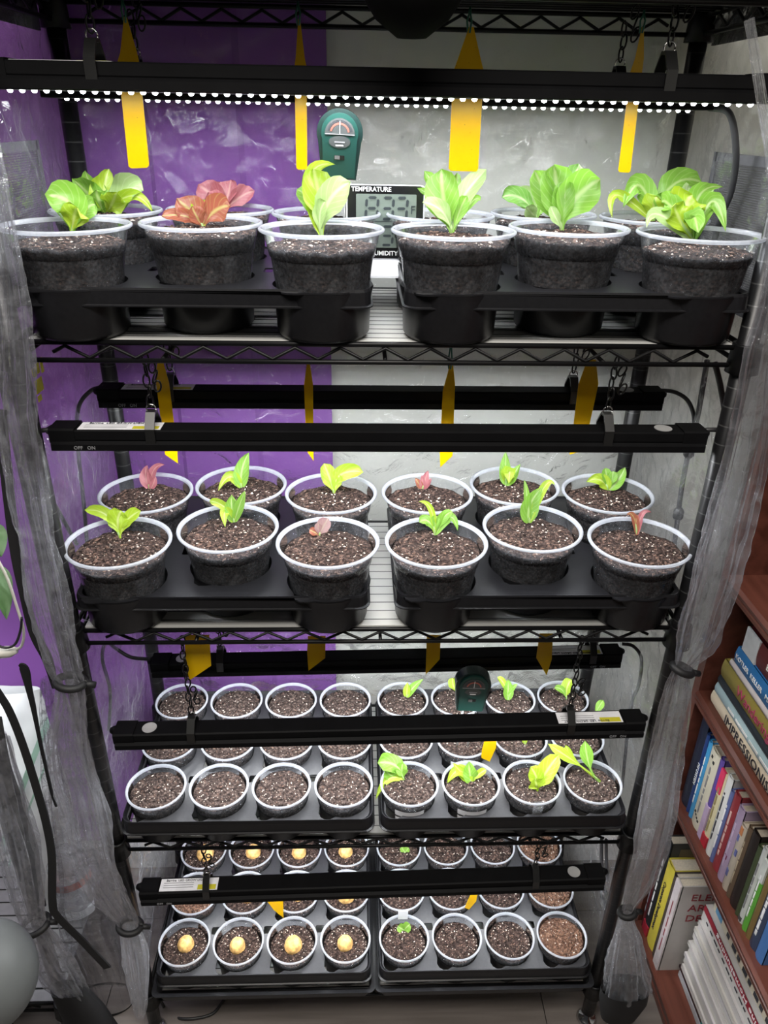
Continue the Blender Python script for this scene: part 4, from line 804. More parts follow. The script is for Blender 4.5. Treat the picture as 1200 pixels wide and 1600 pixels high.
# ------------------------------------------------------------------ moisture meters and thermometer
def meter(label, loc, rot, flip=False):
    t = thing('moisture_meter', label, 'soil meter', loc, rot); t.scale = (1.13, 1.13, 1.08)
    P = []
    for k in range(25):
        g = math.radians(200 - 220 * k / 24); P.append((0.0270 * math.cos(g) * 1.0, 0.0270 * math.sin(g)))
    outline = P + [(0.0205, -0.052), (-0.0205, -0.052)]
    MB().prism(outline, 1, 0.0, 0.017).build('case', meter_dark, t)
    inner = [(x * 0.80, z * 0.82) for x, z in P] + [(0.0185, -0.050), (-0.0185, -0.050)]
    MB().prism(inner, 1, -0.0032, 0.0002).build('front_plate', meter_green, t)
    dial = [(0.0175 * math.cos(math.radians(180 * k / 20)), 0.0175 * math.sin(math.radians(180 * k / 20)) - 0.001) for k in range(21)]
    d = MB().prism(dial, 1, -0.0040, -0.0030).build('dial', meter_face, t)
    for r0, r1, mm in ((0.0095, 0.0115, meter_red), (0.0140, 0.0145, ink), (0.0125, 0.0129, ink)):
        arc = [(r1 * math.cos(math.radians(10 + 160 * k / 16)), r1 * math.sin(math.radians(10 + 160 * k / 16))) for k in range(17)] + [(r0 * math.cos(math.radians(170 - 160 * k / 16)), r0 * math.sin(math.radians(170 - 160 * k / 16))) for k in range(17)]
        MB().prism(arc, 1, -0.0043, -0.0039).build('scale_arc', mm, d)
    MB().box(-0.0003, 0.0003, -0.0048, -0.0044, 0.0, 0.0135).build('needle', ink_white, d)
    MB().box(-0.0172, 0.0172, -0.0045, -0.0038, -0.0016, -0.0008).build('dial_base', ink_grey, d)
    ov = [(0.0125 * math.cos(2 * math.pi * k / 24), 0.0068 * math.sin(2 * math.pi * k / 24) - 0.0095) for k in range(24)]
    o = MB().prism(ov, 1, -0.0040, -0.0030).build('badge', meter_face, t)
    MB().box(-0.006, 0.006, -0.0043, -0.0039, -0.0105, -0.0090).build('badge_mark', ink_grey, o); MB().box(-0.0045, 0.0045, -0.0043, -0.0039, -0.0142, -0.0128).build('badge_mark', ink_white, o)
    MB().box(-0.006, 0.006, -0.0036, -0.0031, -0.0295, -0.0245).build('switch_slot', bezel_black, t); MB().box(-0.0055, 0.0005, -0.0050, -0.0036, -0.0290, -0.0250).build('switch', simple('switch_grey', (0.12, 0.12, 0.12), 0.4), t)
    for x in (-0.0085, 0.0085): MB().tube([(x, 0.008, -0.050), (x, 0.008, -0.130), (x, 0.008, -0.142)], [0.0023, 0.0023, 0.0008], 10).build('probe', simple('probe_steel', (0.35, 0.35, 0.35), 0.4, 0.6), t, True)
    return t
mp = onY(531, 208, .212); meter('dark green soil meter standing upright before the wall, top shelf', mp, (math.radians(2), math.radians(2), 0))
mp2 = onY(740, 1072, .10); meter('dark soil meter seen from above on the third shelf', mp2, (math.radians(2), math.radians(3), 0))
tc_ = onY(602, 346, .20)
th = thing('thermometer', 'digital temperature display with black bezel behind the lettuce pots', 'thermometer', tc_, (math.radians(-6), 0, 0))
MB().prism(rrect(-0.0535, 0.0535, -0.050, 0.0465, 0.006), 1, 0.0005, 0.016).build('case', white_plastic, th)
MB().prism(rrect(-0.0515, 0.0515, -0.048, 0.0450, 0.005), 1, -0.001, 0.001).build('bezel', bezel_black, th)
lc = MB().prism(rrect(-0.0400, 0.0420, -0.034, 0.0345, 0.001, 1), 1, -0.0016, -0.0008).build('screen', lcd_grey, th)
MB().box(-0.0400, 0.0420, -0.0019, -0.0016, -0.0005, 0.0005).build('screen_divider', lcd_dark, lc)
lettering('TEMPERATURE', 0.0082, ink_white, th, (-0.0195, -0.0012, 0.0402), (1, 0, 0), (0, 0, 1), bold=True)
lettering('HUMIDITY', 0.0082, ink_white, th, (-0.0015, -0.0012, -0.0415), (1, 0, 0), (0, 0, 1), bold=True)
SEG = {'8': 'abcdefg', '3': 'abcdg', '5': 'acdfg'}
def digit(ch, cx, cz, w, h, parent, lean=0.06):
    s = h * 0.085; mb = MB()
    def hb(z): 
        return [(-w / 2 + s * 0.9, z), (-w / 2 + 1.7 * s, z + s * 0.8), (w / 2 - 1.7 * s, z + s * 0.8), (w / 2 - s * 0.9, z), (w / 2 - 1.7 * s, z - s * 0.8), (-w / 2 + 1.7 * s, z - s * 0.8)]
    def vb(x, z0, z1):
        return [(x, z0 + s * 0.7), (x + s * 0.8, z0 + 1.5 * s), (x + s * 0.8, z1 - 1.5 * s), (x, z1 - s * 0.7), (x - s * 0.8, z1 - 1.5 * s), (x - s * 0.8, z0 + 1.5 * s)]
    sg = {'a': hb(h / 2), 'g': hb(0), 'd': hb(-h / 2), 'b': vb(w / 2, 0, h / 2), 'c': vb(w / 2, -h / 2, 0), 'f': vb(-w / 2, 0, h / 2), 'e': vb(-w / 2, -h / 2, 0)}
    for q in SEG[ch]: mb.prism([(cx + x + z * lean, cz + z) for x, z in sg[q]], 1, -0.0020, -0.0015)
    mb.build('lcd_digit', lcd_dark, parent)
for ch, cx in (('8', -0.0185), ('3', 0.0025), ('3', 0.0215)): digit(ch, cx, 0.0165, 0.0155, 0.027, lc)
MB().box(0.0115, 0.0135, -0.0020, -0.0015, 0.0015, 0.0035).build('decimal_point', lcd_dark, lc)
lettering('F', 0.0150, lcd_dark, lc, (0.0372, -0.0019, 0.0145), (1, 0, 0), (0, 0, 1))
for ch, cx in (('5', -0.0185), ('3', 0.0025)): digit(ch, cx, -0.0185, 0.0155, 0.024, lc)
MB().prism([(-0.012, -0.050), (-0.045, -0.068), (-0.045, -0.071), (0.016, -0.071), (0.016, -0.050)], 0, -0.045, 0.045).build('stand', white_plastic, th)

# black dome hanging from the very top shelf
dm = onY(645, -12, -.07)
d_t = thing('hanging_dome', 'plain black dome hanging in the middle under the very top', 'fan', (dm.x, -.07, 1.78))
zb = onY(640, 61, -.07).z - 1.78
MB().lathe([(0.0, zb), (0.014, zb + 0.0008), (0.034, zb + 0.015), (0.048, zb + 0.034), (0.0535, zb + 0.054), (0.052, zb + 0.074), (0.03, zb + 0.086), (0.0, zb + 0.088)], 40).build('housing', dome_black, d_t, True)
MB().tube([(0, 0, zb + 0.080), (0, 0, 0.066)], 0.006, 10).build('hanger', dome_black, d_t, True)

# ------------------------------------------------------------------ clear plastic cover
def film_grid(fn, nu, nv, name, m, label, cat='plastic cover'):
    P = [[fn(i / nu, j / nv) for j in range(nv + 1)] for i in range(nu + 1)]
    o = MB().grid(P).build(name, m, None, True); tag(o, label, cat); return o
def wr(x, z, s, a): return a * 0.9 * (0.5 - abs(noise.noise(Vector((x * s * 3.1 + 4, z * s * 2.6, 7.7))))) ** 2 + a * 0.5 * (0.5 - abs(noise.noise(Vector((x * s * 7 + 1, z * s * 6, 2.7))))) + a * noise.noise(Vector((x * s, z * s, 3.7))) + a * 0.5 * noise.noise(Vector((x * s * 2.7, z * s * 2.2, 9.1))) + a * 0.3 * abs(noise.noise(Vector((x * s * 6, z * s * 5, 1.3))))
film_grid(lambda u, v: (-0.462 + 0.924 * u, 0.362 + wr(u * 0.9, v * 1.8, 9, 0.007), 0.06 + 1.78 * v), 150, 290, 'back_film', film_clear, 'clear crinkled plastic sheet closing the back of the rack')
film_grid(lambda u, v: (-0.468 + wr(u * 0.36, v * 1.8, 9, 0.010), 0.0 + 0.36 * u, 0.06 + 1.78 * v), 80, 300, 'side_film', film_side, 'clear crinkled plastic sheet closing the left side of the rack')
film_grid(lambda u, v: (0.468 + wr(u * 0.36, v * 1.8, 9, 0.010), 0.0 + 0.36 * u, 0.06 + 1.78 * v), 80, 300, 'side_film', film_side, 'clear crinkled plastic sheet closing the right side of the rack')
# grey mesh vents sewn into the side sheets
for sx, nm in ((-1, 'left'), (1, 'right')):
    X = sx * 0.474
    t = thing('mesh_vent', 'grey mesh vent window in the %s side of the cover' % nm, 'vent', (X, 0.05, 1.445))
    MB().box(-0.0004, 0.0004, 0.0, 0.215, 0.0, 0.178).build('mesh', mesh_fabric, t)
    for a in ((0.0, 0.215, 0.173, 0.185), (0.0, 0.215, -0.006, 0.006), (0.209, 0.221, -0.006, 0.185), (-0.006, 0.006, -0.006, 0.185)): MB().box(-0.0012, 0.0012, *a).build('binding', simple('binding_grey', (0.10, 0.10, 0.11), 0.8), t)
def bundle(name, label, pts, Y, folds, m, flat=0.7, seed=0, ties=(), hem=None, cat='plastic cover'):
    """gathered plastic: pts = (x, y, half width) along the photographed course at depth Y(+dy)"""
    cs = [onY(p[0], p[1], Y + (p[3] if len(p) > 3 else 0)) for p in pts]; rs = [0.86 * p[2] * depth(c) / FPX for p, c in zip(pts, cs)]
    C4 = spline([(*c,) for c in cs], 16); RR = [v.x for v in spline([(r, 0, 0) for r in rs], 16)]
    t = thing(name, label, cat, C4[-1]); O = C4[-1]; nv = 132; P = []
    ZT = [onY(q[0], q[1], Y).z for q in ties]
    for i, (c, r) in enumerate(zip(C4, RR)):
        T = (C4[min(i + 1, len(C4) - 1)] - C4[max(i - 1, 0)]).normalized(); A = Vector((0, 1, 0)); A = (A - T * A.dot(T)).normalized(); B = T.cross(A); row = []
        for k in range(nv + 1):
            g = 2 * math.pi * k / nv; q = 1 + 0.16 * math.sin(folds * g + 1.1 * math.sin(i * 0.034 + seed) + seed) + 0.10 * math.sin((folds * 2 + 3) * g + i * 0.028) + 0.22 * noise.noise(Vector((math.cos(g) * 1.6, math.sin(g) * 1.6, i * 0.056 + seed)))
            q += 0.22 * (0.45 - abs(noise.noise(Vector((math.cos(g) * 2.4, math.sin(g) * 2.4, i * 0.11 + seed * 3))))) + 0.08 * (0.4 - abs(noise.noise(Vector((math.cos(g) * 5.5, math.sin(g) * 5.5, i * 0.24 + seed)))))
            row.append(c - O + B * (math.cos(g) * r * q) + A * (math.sin(g) * r * q * flat))
        P.append(row)
    MB().grid(P).build('gathered_film', m, t, True)
    for q in ties:
        c = onY(q[0], q[1], Y) - O; mb = MB(); R_ = q[2] * depth(c + O) / FPX; tl = math.radians(q[3] if len(q) > 3 else 12)
        ring = [c + Vector((math.cos(a) * R_ * 0.95, math.sin(a) * R_ * 0.75, math.cos(a) * R_ * math.tan(tl))) for a in [2 * math.pi * k / 24 for k in range(25)]]
        mb.tube(ring, 0.0055, 8); mb.tube([ring[0], ring[0] + Vector((0.014, 0.004, -0.006))], 0.0050, 8); mb.build('tie', tie_black, t, True)
    if hem:
        cs2 = [onY(x, y, Y) - O for x, y, _ in hem]; rs2 = [h * depth(c + O) / FPX for (x, y, h), c in zip(hem, cs2)]
        mb = MB(); nn = 28; rows_ = []
        for c, r in zip(cs2, rs2): rows_.append([c + Vector((math.cos(2 * math.pi * k / nn) * r, math.sin(2 * math.pi * k / nn) * r * 0.6, 0.003 * math.sin(6 * math.pi * k / nn))) for k in range(nn + 1)])
        mb.grid(rows_).build('black_hem', webbing, t, True)
    return t
bundle('cover_flap', 'clear plastic front flap gathered and tied to the left post', [(-40,60,20),(-22,220,20),(0,350,22),(13,450,26),(20,560,30),(24,640,32),(34,710,31),(46,790,29),(59,860,28),(72,940,31),(88,1000,29),(102,1048,24),(110,1066,20),(112,1100,23),(108,1150,29),(114,1200,32),(131,1270,34),(146,1340,32),(167,1390,27),(187,1422,21),(201,1447,16),(213,1500,20),(218,1555,13),(219,1590,6)], -0.045, 7, film_bundle, 0.6, 1, [(110,1066,22,-8),(203,1447,18,-6)])
bundle('cover_flap', 'clear plastic front flap gathered and tied to the right post', [(1170,30,7),(1189,150,8),(1212,300,10),(1203,470,14),(1186,560,24),(1166,700,32),(1136,830,36),(1113,920,36),(1090,995,32),(1066,1045,13),(1058,1090,22),(1041,1180,26),(1023,1290,27),(1003,1370,22),(981,1424,9),(979,1470,22),(978,1520,33),(977,1548,36)], -0.045, 6, film_bundle, 0.6, 4, [(1066,1046,16,-20),(980,1426,12,8)], hem=[(977,1543,38),(974,1560,38),(966,1585,28),(958,1594,8)])
bundle('cover_flap', 'plastic flap of the neighbouring rack gathered at lower left', [(-8,1150,20),(8,1230,28),(26,1320,30),(42,1400,26),(54,1446,20),(74,1490,28),(100,1535,28),(128,1568,18)], -0.03, 6, film_bundle, 0.6, 7, [(54,1446,24,18)], hem=[(105,1545,26),(130,1580,34),(150,1620,40)])
bundle('cover_flap', 'loose clear plastic hanging between the two racks, low left', [(78,1060,14),(95,1150,30),(110,1250,40),(125,1350,45),(140,1450,45),(165,1530,40),(180,1562,38)], 0.06, 5, film_clear, 0.5, 9, (), hem=[(165,1560,44),(165,1590,46),(165,1620,46)])

def strip(name, label, pts, Y, m, cat='strap', th=0.0015):
    """flat tape: pts = (x, y, half width px)"""
    cs = [onY(p[0], p[1], Y) for p in pts]; C4 = spline([(*c,) for c in cs], 6); W4 = [v.x for v in spline([(p[2] * depth(c) / FPX, 0, 0) for p, c in zip(pts, cs)], 6)]
    P = []
    for i, c in enumerate(C4):
        T = (C4[min(i + 1, len(C4) - 1)] - C4[max(i - 1, 0)]).normalized(); B = T.cross(Vector((0, 1, 0))).normalized(); N = T.cross(B)
        P.append([c - B * W4[i] + N * th, c - B * W4[i] - N * th, c + B * W4[i] - N * th, c + B * W4[i] + N * th, c - B * W4[i] + N * th])
    o = MB().grid(P).build(name, m); tag(o, label, cat); return o
zipper = simple('zipper_grey', (0.045, 0.045, 0.047), 0.7, var=0.5, scale=160)
strip('zip_tape', 'black zip tape along the left edge of the tied plastic flap', [(0,640,9),(10,740,9),(24,860,8),(38,930,7),(54,990,8),(74,1030,8),(86,1075,4)], -0.03, webbing)
strip('zip_tape', 'wavy black tape hanging from a point at far left', [(30,1038,2),(38,1045,7),(45,1075,5),(51,1100,4),(57,1130,3),(64,1165,2.5),(72,1200,2.2),(80,1235,2.2),(88,1260,1.5)], 0.03, webbing)
strip('webbing_strap', 'straight black strap crossing the plastic at lower left', [(-8,1075,6),(14,1110,6),(36,1165,6),(58,1235,6),(73,1290,6),(81,1340,6),(82,1410,6),(90,1432,6),(130,1472,6),(168,1512,6)], -0.055, webbing)
strip('zip_tape', 'grey zip tape beside the plastic flap at lower left', [(-6,1120,8),(6,1190,9),(22,1240,9),(38,1285,9),(52,1330,8),(58,1370,6),(66,1415,6)], -0.02, zipper)

# yellow-printed warning patch on the left film
wp = onX(60, 590, -0.462)
wt = thing('warning_print', 'small yellow printed patch on the plastic at left below first shelf', 'sticker', wp)
for dy, dz, a, b in ((-.010, .010, .006, .006), (.004, .012, .005, .007), (.018, .012, .004, .010), (-.002, -.010, .012, .009), (-.008, -.026, .006, .004)):
    MB().box(-0.0004, 0.0004, dy - a, dy + a, dz - b, dz + b).build('yellow_mark', label_yellow, wt)

# ------------------------------------------------------------------ left neighbour: rack, plant, bag, bin
r2 = thing('wire_rack', 'second black wire rack, mostly hidden, at the lower left edge', 'shelving rack')
px2 = onY(104, 1585, 0.0).x
for y in (0.0, DEP): ob('post', post_me, r2, (px2, y, 0)); ob('levelling_foot', foot_me, r2, (px2, y, 0))
z2 = onY(65, 1568, 0.0).z
sh2 = ob('shelf', None, r2)
u, l, q = MB(), MB(), MB(); truss(u, l, q, (px2 - 0.6, 0, 0), (px2, 0, 0), z2, 10); u.add(l.v, l.f); u.add(q.v, q.f); u.build('front_truss', black_wire, sh2, True)
ob('collar', col_me, sh2, (px2, 0, z2 - 0.03))
MB().box(px2 - 0.6, px2 - 0.01, 0.006, DEP, z2 - 0.006, z2 - 0.002).build('liner', simple('liner_dim', (0.16, 0.16, 0.165), 0.5), sh2)
for i in range(10): MB().tube([(px2 - 0.6, 0.03 + i * 0.032, z2), (px2 - 0.012, 0.03 + i * 0.032, z2)], 0.0013, 6).build('wire', black_wire, sh2, True)
lamp('upper LED bar lamp of the neighbouring rack beyond the left edge', px2 - 0.45, 0.10, EYE - 0.389, 0.0, True, False)
lamp('lower LED bar lamp of the neighbouring rack beyond the left edge', px2 - 0.45, 0.10, EYE - 0.86, 0.0, True, False)
# white sack standing on that rack
bc = onY(30, 1180, 0.20)
bgt = thing('soil_sack', 'white sack with pale green stripes behind the plastic at left', 'sack', (bc.x, 0.20, z2 + 0.001))
mb = MB(); hh = onY(30, 1078, .20).z - z2; nu, nv = 24, 28; Pg = []
for i in range(nu + 1):
    u_ = i / nu; fat = math.sin(math.pi * min(0.97, u_ * 0.82 + 0.15)) ** 0.6; Pg.append([(math.cos(2 * math.pi * k / nv) * 0.075 * (0.9 + 0.1 * fat) + 0.004 * noise.noise(Vector((k * 0.7, i * 0.5, 2))), math.sin(2 * math.pi * k / nv) * 0.05 * fat + 0.008 * noise.noise(Vector((math.cos(k * .22) * 2, i * 0.4, 5))), u_ * hh) for k in range(nv + 1)])
mb.grid(Pg).build('sack_body', bag_white, bgt, True)
for a, b in ((0.60, 0.10), (0.52, 0.035)):
    mb = MB(); mb.grid([[(math.cos(g) * 0.079, math.sin(g) * 0.055 - 0.002, hh * (a + 0.28 * math.cos(g) + d)) for g in [math.radians(190 + 160 * k / 16) for k in range(17)]] for d in (0, b * 0.4)]).build('green_stripe', bag_green, bgt, True)
# leafy trailing plant at the left edge
hp = thing('hanging_plant', 'two broad green leaves of a plant at the left frame edge', 'plant', onY(-25, 900, .08))
for (b_, m_, t_, wd) in (((-30, 850), (-10, 820), (2, 870), 46), ((-30, 890), (4, 890), (10, 968), 40)):
    D = depth(onY(-10, 880, .08)); O = onY(-25, 900, .08)
    me = leaf_mesh(atD(*b_, D), atD(*m_, D), atD(*t_, D), wd * D / FPX, 'o', 0.1, 0.0, random.Random(2), 1.0)
    for v in me.vertices: v.co -= O
    me.materials.append(simple('leaf_dusty', (0.07, 0.15, 0.05), 0.5)); ob('leaf', me, hp)
wc = cord('white cord with a plug looping at the left frame edge', [onY(-6, 870, .06), onY(12, 905, .06), onY(27, 950, .06), onY(37, 985, .06), onY(34, 1008, .06), onY(24, 1016, .06)], 0.0022, cord_white)
O = onY(-6, 870, .06); MB().tube([onY(26, 1016, .06) - O, onY(16, 1018, .06) - O, onY(-8, 1020, .06) - O], [0.005, 0.009, 0.010], 12).build('plug', cord_white, wc, True)
cord('black cord curve hanging above the white plug at left', [onY(-6, 1008, .05), onY(10, 1012, .05), onY(24, 1006, .05), onY(32, 985, .05), onY(34, 965, .05)], 0.002)
# clear bag with an orange band low between the racks
ob_c = onY(112, 1372, 0.16)
ot = thing('plastic_bag', 'crumpled clear bag with an orange band, low between the racks', 'bag', ob_c)
mb = MB(); Pg = []
for i in range(15):
    a = math.pi * i / 14; Pg.append([(math.cos(g) * math.sin(a) * 0.045 * (1 + 0.3 * noise.noise(Vector((math.cos(g) * 2, math.sin(g) * 2, i * 0.5)))), math.sin(g) * math.sin(a) * 0.03, math.cos(a) * 0.10) for g in [2 * math.pi * k / 24 for k in range(25)]])
mb.grid(Pg).build('crumpled_film', film_bag, ot, True)
mb = MB(); mb.grid([[(math.cos(g) * 0.040, math.sin(g) * 0.028, z + 0.012 * math.cos(g)) for g in [math.radians(170 + 200 * k / 16) for k in range(17)]] for z in (-0.008, 0.012)]).build('orange_band', orange_print, ot, True)
# smooth grey bin close to the camera, lower left
gc = onY(-26, 1528, -0.16); gr = 80 * depth(gc) / FPX
gt = thing('rounded_humidifier', 'smooth grey rounded appliance cut off by the lower left corner', 'appliance', (gc.x, -0.16, 0))
MB().lathe([(gr * math.sin(a) * (1 + 0.04 * math.cos(a)), gc.z + gr * 1.12 * math.cos(a)) for a in [math.pi * k / 28 for k in range(29)]], 48).build('shell', bin_grey, gt, True)
MB().lathe([(0.0, 0.0), (0.07, 0.0), (0.07, 0.012), (0.02, 0.03), (0.016, gc.z - gr * 1.0), (0.0, gc.z - gr * 1.0)], 32).build('stand', lamp_black, gt, True)
MB().lathe([(0.0, gc.z + gr * 1.45), (0.032, gc.z + gr * 1.42), (0.038, gc.z + gr * 1.2), (0.034, gc.z + gr * 1.0), (0.0, gc.z + gr * 1.0)], 24).build('cap', lamp_black, gt, True)

# ------------------------------------------------------------------ bookcase on the right
BX, BD = 0.605, 0.275
by1, by0 = 0.205, -0.62
bk = thing('bookcase', 'dark mahogany bookcase full of books standing at the right', 'bookcase', (0, 0, 0))
BZ = [0.050, 0.462, 0.722, 0.977, 1.30]
MB().box(BX, BX + BD, by1 - 0.022, by1, 0, 1.62).build('side_panel', mahogany, bk)
MB().box(BX, BX + BD, by0, by0 + 0.022, 0, 1.62).build('side_panel', mahogany, bk)
MB().box(BX + BD - 0.010, BX + BD, by0 + 0.022, by1 - 0.022, 0, 1.62).build('back_panel', mahogany, bk)
def board(z, th):
    P_ = [(BX + 0.002, z - th), (BX - 0.004, z - th + 0.004), (BX - 0.004, z - th * 0.62), (BX - 0.001, z - th * 0.55), (BX - 0.004, z - th * 0.45), (BX - 0.005, z - 0.006), (BX, z), (BX + BD - 0.01, z), (BX + BD - 0.01, z - th)]
    mb = MB(); n = len(P_); vs = [(x, by0 + 0.022, zz) for x, zz in P_] + [(x, by1 - 0.022, zz) for x, zz in P_]
    mb.add(vs, [tuple(range(n)), tuple(range(2 * n - 1, n - 1, -1))] + [(i, (i + 1) % n, n + (i + 1) % n, n + i) for i in range(n)]); mb.build('shelf_board', mahogany, bk)
for z in BZ[1:]: board(z, 0.028)
board(BZ[0], 0.05)
MB().box(BX, BX + BD, by0, by1, 1.62, 1.645).build('top_board', mahogany, bk)

def book(label, size, origin, axes, cover, title=None, tcol=None, tsize=None, pages=(0.62, 0.55, 0.44), extra=None, group='books in the bookcase', soft=False, tflip=False, tsx=1.0):
    """size = (T thickness, H spine length, D depth); axes = (thickness dir, spine dir, into-shelf dir)"""
    T, Hh, Dd = size; a, b, c = (Vector(v) for v in axes)
    t = thing('book', label, 'book', origin, None, group)
    cm = simple('cover_%d_%d_%d' % tuple(int(x * 255) for x in cover), cover, 0.45, var=0.06, scale=25)
    pm = simple('pages_%d' % int(pages[0] * 100), pages, 0.8, var=0.1, scale=300)
    def bx(u0, u1, v0, v1, w0, w1):
        P_ = []
        for u in (u0, u1):
            for v in (v0, v1):
                for w_ in (w0, w1): P_.append(a * u + b * v + c * w_)
        return MB().add(P_, [(0, 1, 3, 2), (4, 6, 7, 5), (0, 4, 5, 1), (2, 3, 7, 6), (0, 2, 6, 4), (1, 5, 7, 3)])
    k = 0.0022 if not soft else 0.0006; g = 0.003 if not soft else 0.0004
    mb = bx(0, k, 0, Hh, 0, Dd); x = bx(T - k, T, 0, Hh, 0, Dd); mb.add(x.v, x.f)
    # rounded spine
    P_ = []
    for i in range(9):
        uu = T * i / 8; d = -0.003 * math.sin(math.pi * i / 8) if not soft else 0; P_.append([a * uu + b * 0 + c * d, a * uu + b * Hh + c * d])
    x = MB().grid(P_); mb.add(x.v, x.f); x = bx(0, T, 0, Hh, 0.0002, k); mb.add(x.v, x.f)
    mb.build('cover', cm, t); bx(k, T - k, g, Hh - g, k, Dd - g).build('pages', pm, t)
    N = -c
    if title == '~':                           # lettering too small to read in the photograph: word-long marks
        mk = MB(); v = 0.2; rr = random.Random(int(T * 1e5) + int(Hh * 1e4)); ts = (tsize or T * 0.6) * 0.36
        while v < 0.78:
            e = min(0.8, v + 0.05 + 0.13 * rr.random()); x = bx(T / 2 - ts / 2, T / 2 + ts / 2, v * Hh, e * Hh, -0.0038, -0.0030); mk.add(x.v, x.f); v = e + 0.025
        mk.build('title_marks', tcol or ink_white, t)
    elif title:
        ts = tsize or T * 0.6
        rt = b if not tflip else -b
        up = N.cross(rt)
        lettering(title, ts, tcol or ink_white, t, a * (T / 2) + b * (Hh / 2) - c * 0.0036, rt, up, sx=tsx)
    for e in (extra or []):
        (u0, u1, v0, v1, colr) = e
        bx(u0 * T, u1 * T, v0 * Hh, v1 * Hh, -0.0036 if not soft else -0.0004, 0.001).build('printed_band', simple('print_%d_%d_%d' % tuple(int(q * 255) for q in colr), colr, 0.5), t)
    return t
SX = BX + 0.012
YM, ZU, XI = Vector((0, -1, 0)), Vector((0, 0, 1)), Vector((1, 0, 0))
# flat stack on the upper visible shelf: spines face the rack, first letter at the far end
z = BZ[2] + 0.0005
flat = [('cream book with large black capitals, lowest of the flat stack', .026, (.66, .56, .42), 'IMPRESSIONISM', ink, .0235, .155, .30, .20, 1.12),
        ('pale blue book second from the bottom of the flat stack', .022, (.38, .52, .56), '~', ink_white, .012, .150, .28, .19, 1.0),
        ('dark navy book in the middle of the flat stack', .018, (.012, .018, .028), None, None, None, .148, .26, .18, 1.0),
        ('olive gold book with pink title in the flat stack', .036, (.33, .27, .05), 'Wanderings', simple('ink_pink', (.5, .05, .16), .5), .026, .146, .25, .18, 1.0),
        ('thin pinkish white paperback under the blue flat book', .014, (.6, .55, .56), None, None, None, .128, .24, .17, 1.0),
        ('bright blue management book near the top of the flat stack', .034, (.02, .16, .42), 'KOTLER  KELLER   MARKETING MANAGEMENT', ink_white, .0125, .118, .27, .19, 1.0)]
for lab, T, colr, ttl, tc, ts, yf, ln, dp, sx in flat:
    book(lab, (T, ln, dp), (SX, yf, z), (ZU, YM, XI), colr, ttl, tc, ts, tsx=sx); z += T + 0.0006
book('thick white and dark red book on top of the flat stack', (.046, .22, .17), (SX + .004, .110, z), (ZU, YM, XI), (.11, .012, .014), 'BUSINESS', ink_white, .016, extra=[(0, 1, 0, .20, (.62, .63, .64))])
# upright row on the middle shelf
y = by1 - 0.040
up = [('thick black navy hardback at the far end of upright row', .028, .215, (.008, .012, .03), None, None, None, []),
      ('blue book with white title in upright row', .012, .192, (.012, .04, .16), 'MY SYSTEM', ink_white, .0105, []),
      ('sky blue paperback in upright row', .014, .187, (.05, .28, .55), '~', ink_white, .0075, []),
      ('cream book with black checker print in upright row', .034, .186, (.60, .56, .44), '~', ink_grey, .011, [(.2,.32,.16,.18,(.02,.02,.02)),(.35,.47,.14,.16,(.02,.02,.02)),(.5,.62,.12,.14,(.02,.02,.02)),(.65,.77,.10,.12,(.02,.02,.02)),(.3,.45,.90,.93,(.02,.02,.02)),(.55,.7,.86,.89,(.02,.02,.02))]),
      ('book with purple top and lilac foot in upright row', .015, .170, (.10, .06, .28), None, None, None, [(0,1,0,.42,(.48,.36,.52))]),
      ('pale book with pink top and red foot in upright row', .019, .158, (.60, .54, .34), '~', simple('ink_tan', (.3,.24,.1), .5), .012, [(0,.8,.72,1,(.62,.03,.10)),(0,1,0,.14,(.45,.015,.03))]),
      ('white rounded paperback with black title in upright row', .019, .165, (.62, .62, .60), '~', ink, .0085, []),
      ('mottled blue paperback in upright row', .012, .148, (.10, .13, .30), '~', ink_white, .008, []),
      ('red hardback with pale title in upright row', .021, .158, (.30, .035, .045), '~', simple('ink_rose', (.7,.5,.45), .5), .011, []),
      ('lilac paperback with dark spot in upright row', .020, .148, (.44, .34, .50), '~', simple('ink_lav', (.62,.5,.68), .5), .011, [(.35,.7,.30,.35,(.2,.03,.10))]),
      ('flower-patterned cream paperback in upright row', .018, .128, (.50, .44, .36), None, None, None, [(.2,.5,.75,.83,(.12,.14,.36)),(.5,.8,.55,.64,(.12,.14,.36)),(.2,.55,.2,.3,(.14,.16,.38)),(.3,.7,.86,.97,(.5,.18,.06))]),
      ('thin brown book beside the black one in upright row', .013, .142, (.12, .08, .05), '~', simple('ink_tan2', (.5,.42,.3), .5), .007, []),
      ('glossy black-brown hardback in upright row', .022, .150, (.018, .012, .010), None, None, None, []),
      ('thin dark green book in upright row', .012, .140, (.05, .07, .03), None, None, None, []),
      ('white spine with small dark mark in upright row', .014, .150, (.56, .58, .56), '~', ink_grey, .008, [(.2,.8,.02,.07,(.05,.05,.05))]),
      ('bright green spine in upright row', .014, .138, (.10, .36, .04), '~', ink_white, .008, [(0,1,.72,1,(.55,.58,.55))]),
      ('brown gold spine in upright row', .014, .150, (.18, .12, .04), None, None, None, []),
      ('dark slate blue book in upright row', .020, .130, (.03, .045, .09), '~', ink_white, .014, []),
      ('clear blue book nearest the camera in upright row', .022, .135, (.06, .17, .42), None, None, None, [])]
for lab, T, Hh, colr, ttl, tc, ts, ex in up:
    # thickness runs towards the camera, spine runs down to up, so text reads upward: flip to read downward
    book(lab, (T - 0.0008, Hh + (.008 if Hh > .18 else .030), .135), (SX, y, BZ[1] + 0.0005), (YM, ZU, XI), colr, ttl, tc, ts, extra=ex, tflip=True); y -= T
